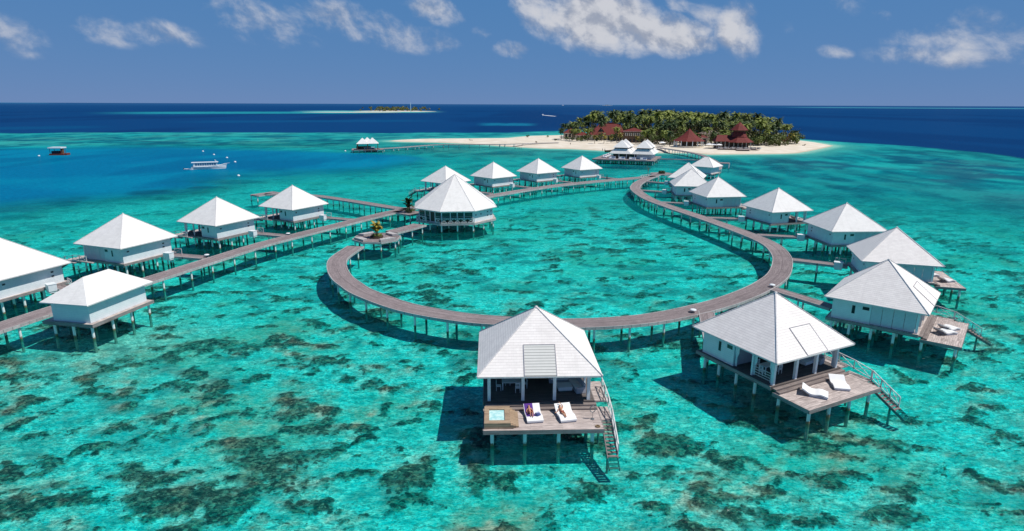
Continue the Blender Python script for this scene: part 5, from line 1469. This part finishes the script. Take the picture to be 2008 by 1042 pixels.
# side wings
bc = at(1148, 275, 1.5); t = building('side_wing', 'low red roof with white posts against the left end of the long hall', (bc.x-1, bc.y+8), R(-4)); make_roof(t, 6, 5, 3.2, 5.6, M['red_roof'], ridge=0, caps=False); rect_walls(t, 6, 5, 3.2, n=5)
bc = at(1118, 272, 1.5); t = building('beach_cottage', 'leftmost red roofed cottage nearly hidden by palms', (bc.x+2, bc.y+16), R(0)); make_roof(t, 6.5, 5, 3.6, 7.4, M['red_roof'], caps=False); rect_walls(t, 6.5, 5, 3.6, n=5)
# two storey block right of the hall
bc = at(1247, 281, 1.5); t = building('two_storey_block', 'two-storey building with white framed windows under palms behind the spa', (bc.x, bc.y+9), R(-6))
make_roof(t, 7.5, 5, 7.6, 10.0, M['red_roof'], caps=False); MB().box(-6.8, 6.8, -4.2, 4.2, 0, 7.55).build('wall', M['brown_wood'], t)
for k in range(5):
    x = -5.2+2.6*k
    w_ = MB().box(x-.95, x+.95, -4.32, -4.21, 4.6, 6.6).build('window', M['cream'], t); MB().box(x-.35, x+.35, -4.36, -4.325, 4.75, 6.4).build('pane', M['dark'], w_)
    MB().box(x-.8, x+.8, -4.3, -4.21, .4, 2.6).build('opening', M['dark'], t)
# flared bar pavilion
bc = at(1357, 290, 1.5); t = building('beach_bar', 'flared red pyramid roof on white posts at the middle of the beach', (bc.x, bc.y+8), R(3))
mb = MB(); n = 8; prof = [(10.2, 3.7), (6.6, 5.6), (3.6, 7.7), (1.5, 9.7), (0, 11.2)]
for (ra, za), (rb, zb) in zip(prof, prof[1:]):
    for k in range(n):
        q = [Vector((r*math.cos(2*PI*(k+j+.5)/n), .8*r*math.sin(2*PI*(k+j+.5)/n), z)) for r, z, j in ((ra, za, 0), (ra, za, 1), (rb, zb, 1), (rb, zb, 0))]
        mb.face(q if rb > 0 else q[:3])
mb.build('roof', M['red_roof'], t)
for k in range(16):
    a = 2*PI*k/16; MB().bar((9.0*math.cos(a), 7.2*math.sin(a), 0), (9.0*math.cos(a), 7.2*math.sin(a), 4.0), .4).build('post', M['paint'], t)
MB().lathe([(8.8, 0), (8.8, 1.0), (8.6, 1.0), (8.6, 0)], 24).build('parapet', M['cream'], t)
MB().box(-4, 4, -3, 3, 0, 3.8).build('bar_counter', M['brown_wood'], t)
bc = at(1383, 286, 1.5); t = building('bar_annex', 'small red roof tucked behind the right of the flared bar roof', (bc.x+1, bc.y+20), R(0)); make_roof(t, 6.5, 4, 4.2, 7.2, M['red_roof'], caps=False); rect_walls(t, 6.5, 4, 4.2, n=4)
bc = at(1404, 280, 1.5); t = building('thatch_shed', 'grey-brown shingled roof between the bar and the tiered restaurant', (bc.x, bc.y+14), R(0)); make_roof(t, 8, 4, 5.6, 8.4, M['grey_roof'], caps=False); rect_walls(t, 8, 4, 5.6, n=4)
t['group'] = 'island buildings'
# tiered restaurant with terrace
bc = at(1452, 294, 1.5); RC = Vector((bc.x+1, bc.y+12, 0)); t = building('tiered_restaurant', 'red restaurant with a two-tier pagoda roof and a terrace over the sand', (RC.x, RC.y), R(-4))
mb = MB(); n = 8
def tier(mb, c, prof, n=8, sy=1.0):
    for (ra, za), (rb, zb) in zip(prof, prof[1:]):
        for k in range(n):
            q = [Vector((c[0]+r*math.cos(2*PI*(k+j+.5)/n), c[1]+sy*r*math.sin(2*PI*(k+j+.5)/n), z)) for r, z, j in ((ra, za, 0), (ra, za, 1), (rb, zb, 1), (rb, zb, 0))]
            mb.face(q if rb > 0 else q[:3])
tier(mb, (1.5, 0), [(9.0, 4.0), (4.2, 7.2)]); mb.build('lower_roof', M['red_roof'], t)
mb = MB(); tier(mb, (1.5, 0), [(5.0, 7.0), (3.2, 10.4)]); mb.build('middle_roof', M['red_roof'], t)
mb = MB(); tier(mb, (1.5, 0), [(3.3, 10.0), (3.2, 11.2)]); mb.build('clerestory', M['brown_wood'], t)
mb = MB(); tier(mb, (1.5, 0), [(5.2, 10.9), (2.4, 13.6), (0, 15.6)]); mb.build('upper_roof', M['red_roof'], t)
w_ = MB(); cw = [Vector((-13, -4.5, 4.4)), Vector((-2, -4.5, 4.4)), Vector((-2, 5, 4.4)), Vector((-13, 5, 4.4))]; ra_, rb_ = Vector((-11, .2, 8.0)), Vector((-1, .2, 8.0))
for f in ([cw[0], cw[1], rb_, ra_], [cw[2], cw[3], ra_, rb_], [cw[3], cw[0], ra_]): w_.face(f)
w_.build('wing_roof', M['red_roof'], t)
MB().box(-11.5, 7, -2.5, 4, 0, 4.2).build('wall', M['brown_wood'], t)
for k in range(9): x = -12+2.4*k; MB().bar((x, -5.6 if x > -3 else -4.2, 0), (x, -5.6 if x > -3 else -4.2, 4.3), .28).build('post', M['cream'], t)
MB().box(-12.5, 11, -12, -2.6, .35, .6).build('terrace', M['deck'], t); MB().box(-3, 5, -15.5, -12.02, .3, .55).build('terrace_tip', M['deck'], t)
r = MB()
for k in range(10): xrail(r, (-12.3+2.3*k, -11.9, .6), (-10+2.3*k, -11.9, .6), h=1.0, w=.12)
r.build('railing', M['brown_wood'], t)
tc = None
for k in range(12):
    lx, ly = -11+1.95*k+.4*(k % 2), -8.2-2.2*(k % 2)
    cth, sth = math.cos(R(-4)), math.sin(R(-4)); wp = (RC.x+cth*lx-sth*ly, RC.y+sth*lx+cth*ly, iz(RC.x, RC.y)+.58)
    if tc is None:
        tc = empty('terrace_table'); o = tc; MB().lathe([(0, .7), (.75, .7), (.75, .76), (0, .77)], 10).build('tabletop', M['cushion'], o); MB().lathe([(.5, 0), (.7, .69)], 10).build('cloth_skirt', M['cushion'], o)
        for q in range(3): a = q*2.1; MB().box(1.0*math.cos(a)-.25, 1.0*math.cos(a)+.25, 1.0*math.sin(a)-.25, 1.0*math.sin(a)+.25, 0, .85).build('chair_cover', M['cushion'], o)
    else: o = copy_tree(tc)
    o.location = wp; tag(o, 'white-clothed dining table on the terrace of the tiered restaurant', 'table', 'restaurant terrace tables')
# beach parasols and loungers between bar and restaurant
u0 = None
for k, (px, py, lab) in enumerate([(1390, 291, 'white beach parasol closest to the flared bar roof'), (1399, 291.5, 'white beach parasol, middle one between bar and restaurant'), (1409, 291.8, 'white beach parasol closest to the tiered restaurant'), (1298, 287.5, 'pale thatch parasol left of the beach bridge foot')]):
    if u0 is None:
        u0 = empty('beach_parasol'); o = u0; MB().lathe([(2.3, 2.3), (1.2, 2.8), (0, 3.1)], 8).build('canopy', M['cushion'], o); MB().tube([(0, 0, 0), (0, 0, 3)], .08, 6).build('pole', M['brown_wood'], o)
    else: o = copy_tree(u0)
    p = at(px, py, 1.5); o.location = (p.x, p.y, iz(p.x, p.y)-.05); tag(o, lab, 'parasol', 'beach parasols')
lg = None
for px, py, lab in [(1517, 285.5, 'beach lounger on the bare sand right of the restaurant'), (1576, 285.5, 'beach lounger lying alone near the tip of the sand'), (924, 276, 'small dark shape of a lounger on the sand spit'), (1052, 280.3, 'dark beach lounger beside the pier end')]:
    if lg is None:
        lg = empty('beach_lounger'); o = lg; MB().box(-1, 1, -.4, .4, .3, .42).build('seat', M['brown_wood'], o); MB().bar((-1.0, 0, .4), (-1.7, 0, .9), .8, .1).build('backrest', M['brown_wood'], o)
        for x in (-.8, .8): MB().box(x-.06, x+.06, -.38, .38, 0, .298).build('leg', M['brown_wood'], o)
    else: o = copy_tree(lg)
    p = at(px, py, 1.2); o.location = (p.x, p.y, iz(p.x, p.y)); o.rotation_euler = (0, 0, px*.7); tag(o, lab, 'beach lounger', 'beach loungers')
# dug-out boat drawn up on the beach
t = empty('beached_boat', at(1195, 297.2, .5), .5, 'dark wooden boat drawn up at the waterline left of the spa', 'boat'); hull(MB(), 6, 1.6, .7).build('hull', M['brown_wood'], t); MB().box(-1, -.7, -.6, .6, .5, .56).build('thwart', M['brown_wood'], t)
# people on the beach and in the shallows
for px, py, z, rz, lab in [(1118.5, 285.2, 1.2, .5, 'person in light clothes walking alone on the left part of the beach'), (1181.5, 295.2, .55, 1.0, 'left one of two dark figures at the waterline near the spa'), (1186, 295.4, .55, -1.0, 'right one of two dark figures at the waterline near the spa')]:
    p = at(px, py, z); p.z = max(.02, iz(p.x, p.y))
    person(standing(.2), p, rz, lab, 'skin_dark', [('shorts', SHORT, 'dark_cloth'), ('shirt', SHT, 'dark_cloth')], long_hair=False)
for k, (px, lab) in enumerate([(1010, 'leftmost of four bathers standing in the shallows'), (1014.5, 'second from the left of four bathers in the shallows'), (1018, 'third from the left of four bathers in the shallows'), (1022, 'rightmost of four bathers standing in the shallows')]):
    p = at(px, 292.2, 0); p.z = -.75
    person(standing(.05), p, k*1.4, lab, 'skin_dark', [('shorts', SHORT, 'dark_cloth')], long_hair=False, group='bathers in the shallows')

# ------------------------------------------------------------------ palms, trees, undergrowth
WOOD = [(36, 462), (44, 440), (78, 436), (84, 409), (100, 408), (112, 400), (128, 396), (150, 384), (172, 392), (196, 420), (203, 450), (196, 500), (160, 545), (100, 556), (56, 530), (38, 495)]
def in_poly(x, y): return float(poly_sdf(np.array([float(x)]), np.array([float(y)]), WOOD)[0])
PV = [palm_variant(s, 'palm', 1.0, 30, 4.3) for s in (11, 12, 13, 14, 15)]
fresh = list(PV); rnd = random.Random(21); placed = []
PGL = 'tall coconut palm in the dense grove behind the red roofs'
BUILD = [(o.location.x, o.location.y) for o in bpy.data.objects if o.get('category') == 'building' and o.location.y > 340]
tries = 0
while len(placed) < 285 and tries < 20000:
    tries += 1
    x, y = rnd.uniform(34, 206), rnd.uniform(380, 560); s = in_poly(x, y)
    if s < 0 or (y > 500 and rnd.random() < .4): continue
    if any((x-a)**2+(y-b)**2 < 4.4**2 for a, b in placed): continue
    if x > 140 and s < 9 and y < 440: continue
    if any(abs(x-a) < 11 and -16 < y-b < 6 for a, b in BUILD): continue
    placed.append((x, y))
for x, y in placed:
    e = in_poly(x, y); k = rnd.randrange(5)
    o = PV[k] if PV[k] in fresh else copy_tree(PV[k])
    if o in fresh: fresh.remove(o)
    depth = min(1, e/16); far = min(1, (y-385)/70)
    s = (.55+.35*depth+.30*far)*rnd.uniform(.72, 1.14)
    if x < 60: s *= .80
    if x > 178: s *= .86
    o.location = (x, y, iz(x, y)-.1); o.rotation_euler = (0, 0, rnd.uniform(0, 6.28)); w_ = rnd.uniform(.95, 1.2)*max(.95, s*.9); o.scale = (w_, w_, s*1.02)
    tag(o, PGL, 'palm tree', 'coconut palms of the island grove')
# small yellow palms planted on the beach front, and single front palms
YP = palm_variant(31, 'palm_yellow', .42, 16, 2.6, .3); yf = True
for px, py, s, lab in [(1166, 281.8, .85, 'leftmost young yellow palm before the long red hall'), (1184, 282, .85, 'young yellow palm before the middle of the long red hall'), (1198, 281.5, .7, 'stumpy yellow palm right of the hall middle'), (1214, 281, 1.05, 'tallest yellow palm before the right end of the long hall'), (1247, 282.5, .8, 'yellow palm before the two-storey block'), (1549, 283, 1.1, 'young yellow palm at the right end of the tree line'), (1124, 273.5, 1.2, 'yellowish palm before the leftmost cottage')]:
    o = YP if yf else copy_tree(YP); yf = False
    p = at(px, py, 1.5); o.location = (p.x, p.y, iz(p.x, p.y)-.1); o.scale = (s*1.1, s*1.1, s); o.rotation_euler = (0, 0, px); tag(o, lab, 'palm tree', 'young yellow palms on the beach')
FP = palm_variant(33, 'palm', .62, 26, 3.6, .5); ff = True
for px, py, s, lab in [(1302, 286.5, 1.0, 'fan of a green palm beside the foot of the beach bridge'), (1313, 287.0, .95, 'green palm just right of the beach bridge foot'), (1262, 284.5, .95, 'green palm right of the two-storey block'), (1275, 285, 1.05, 'green palm left of the beach bridge foot'), (1404, 290.3, .9, 'single green palm between the bar and the restaurant'), (1100, 275, .8, 'leftmost short palm at the edge of the sand')]:
    o = FP if ff else copy_tree(FP); ff = False
    p = at(px, py, 1.5); o.location = (p.x, p.y, iz(p.x, p.y)-.1); o.scale = (s, s, s); o.rotation_euler = (0, 0, px*.3); tag(o, lab, 'palm tree', 'green palms on the beach front')
BV = [broadleaf(41, 'leaf', 4.2, 6.0), broadleaf(42, 'leaf', 3.8, 5.2), broadleaf(43, 'leaf_rust', 3.6, 5.6)]
bfresh = list(BV)
def bl(px, py, s, lab, k, grp, dy=0, cat='tree'):
    o = BV[k] if BV[k] in bfresh else copy_tree(BV[k])
    if o in bfresh: bfresh.remove(o)
    p = at(px, py, 1.5); o.location = (p.x, p.y+dy, iz(p.x, p.y)-.1); o.scale = (s, s, s*rnd.uniform(.85, 1.05)); o.rotation_euler = (0, 0, px*1.7); tag(o, lab, cat, grp)
G1 = 'broadleaf trees along the right beach'
for px, py, s, k, lab in [(1478, 287, .80, 1, 'round green tree at the right edge of the restaurant terrace'), (1490, 286.5, 1.0, 0, 'green tree second to the right of the restaurant'), (1503, 286, 1.15, 0, 'broad low green tree right of the restaurant, darkest clump'), (1518, 285.5, 1.15, 1, 'wide green tree in the middle of the right tree line'), (1530, 285, 1.0, 0, 'green tree left of the rust coloured one'), (1541, 284, .95, 2, 'rust coloured tree near the right end of the tree line'), (1557, 283, 1.05, 1, 'green tree near the right tip of the tree line'), (1567, 282, 1.05, 0, 'last green tree at the right tip of the tree line'),
                     (1419, 290, .85, 1, 'bright green tree hiding the left of the restaurant terrace'), (1414, 289, .7, 0, 'small green tree beside the single palm by the bar'), (1463, 289.5, .66, 1, 'small pale tree standing before the pagoda roof'), (1438, 290, .62, 1, 'little green tree before the restaurant wing'), (1318, 285, 1.0, 0, 'green tree left of the flared bar roof'), (1330, 282, 1.15, 0, 'dark green tree behind the left edge of the bar roof'), (1285, 284, .9, 1, 'bright green tree left of the bridge foot'), (1372, 279, .85, 1, 'light green tree peeping over the bar roof')]:
    bl(px, py, s*1.28, lab, k, G1, 3)
for px, py, s, k, lab in [(1112, 276.5, .55, 0, 'dense bush under the leftmost palms'), (1122, 277.5, .55, 1, 'dark bush before the leftmost cottage'), (1134, 277.8, .5, 0, 'green bush left of the side wing'), (1141, 279, .42, 1, 'bright bush at the foot of the side wing'), (1035, 270.2, .45, 0, 'low flat bush alone on the sand spit'), (1075, 270.6, .35, 1, 'small bush on the sand left of the palms'), (1090, 277, .3, 0, 'tiny bush at the end of the long pier')]:
    bl(px, py, s, lab, k, 'bushes on the left beach', 2, 'bush')
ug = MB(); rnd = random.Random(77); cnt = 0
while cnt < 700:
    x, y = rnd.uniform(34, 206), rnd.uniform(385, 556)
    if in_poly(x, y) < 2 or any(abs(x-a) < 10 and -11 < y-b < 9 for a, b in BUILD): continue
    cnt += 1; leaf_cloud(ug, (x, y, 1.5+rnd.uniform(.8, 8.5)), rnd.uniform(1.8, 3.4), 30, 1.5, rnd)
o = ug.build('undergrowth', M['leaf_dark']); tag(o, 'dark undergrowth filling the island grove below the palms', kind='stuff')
o['category'] = 'undergrowth'

# ------------------------------------------------------------------ far islets
fc_ = at(775, 218.8, 0)
def islet(name, label, c, L, W, hz, nseed, tall, dens):
    gx2, gy2 = np.meshgrid(np.linspace(-1.2, 1.2, 60), np.linspace(-1.2, 1.2, 24)); r_ = np.hypot(gx2, gy2)
    z_ = hz*(1-sstep(r_, .3, 1.05))-.3*0 - sstep(r_, 1.0, 1.15)*1.5
    o = grid_mesh('islet_sand', gx2*L/2, gy2*W/2, z_, {}, bpy.data.materials['beach_sand']); o.location = c; tag(o, kind='structure')
    mb = MB(); rn = random.Random(nseed)
    for k in range(dens):
        x, y = rn.gauss(0, .19)*L*tall[1]+tall[2]*L, rn.uniform(-.3, .3)*W
        leaf_cloud(mb, (x, y, rn.uniform(2, tall[0])), rn.uniform(3, 5.5), 26, 4.0, rn)
    o2 = mb.build('islet_wood', M['leaf_dark']); o2.location = c; tag(o2, label, 'wood', kind='stuff')
islet('islet', 'dark trees covering the small far island on the left horizon', at(775, 218.6, 0), 300, 260, 2.2, 5, (15, 1.0, 0), 120)
islet('islet', 'faint flat trees on the tiny island right on the horizon', at(1190, 207.0, 0), 420, 900, 3, 6, (20, .5, 0), 60)
sb = grid_mesh('sandbank', *(lambda g: (g[0]*190, g[1]*60, 1.0*(1-sstep(np.hypot(g[0], g[1]), .4, 1.0))-.2))(np.meshgrid(np.linspace(-1, 1, 60), np.linspace(-1, 1, 12))), {}, bpy.data.materials['beach_sand']); sb.location = at(690, 220.6, 0); tag(sb, kind='structure')
t = empty('radio_mast', at(805.5, 219, 1.0), 0, 'thin white mast on the right end of the small far island', 'mast'); MB().tube([(0, 0, -1), (0, 0, 27)], [1.0, .7], 8).build('pole', M['paint'], t); MB().tube([(0, 0, 27), (0, 0, 29)], [.9, .9], 8).build('lamp_head', M['paint'], t)
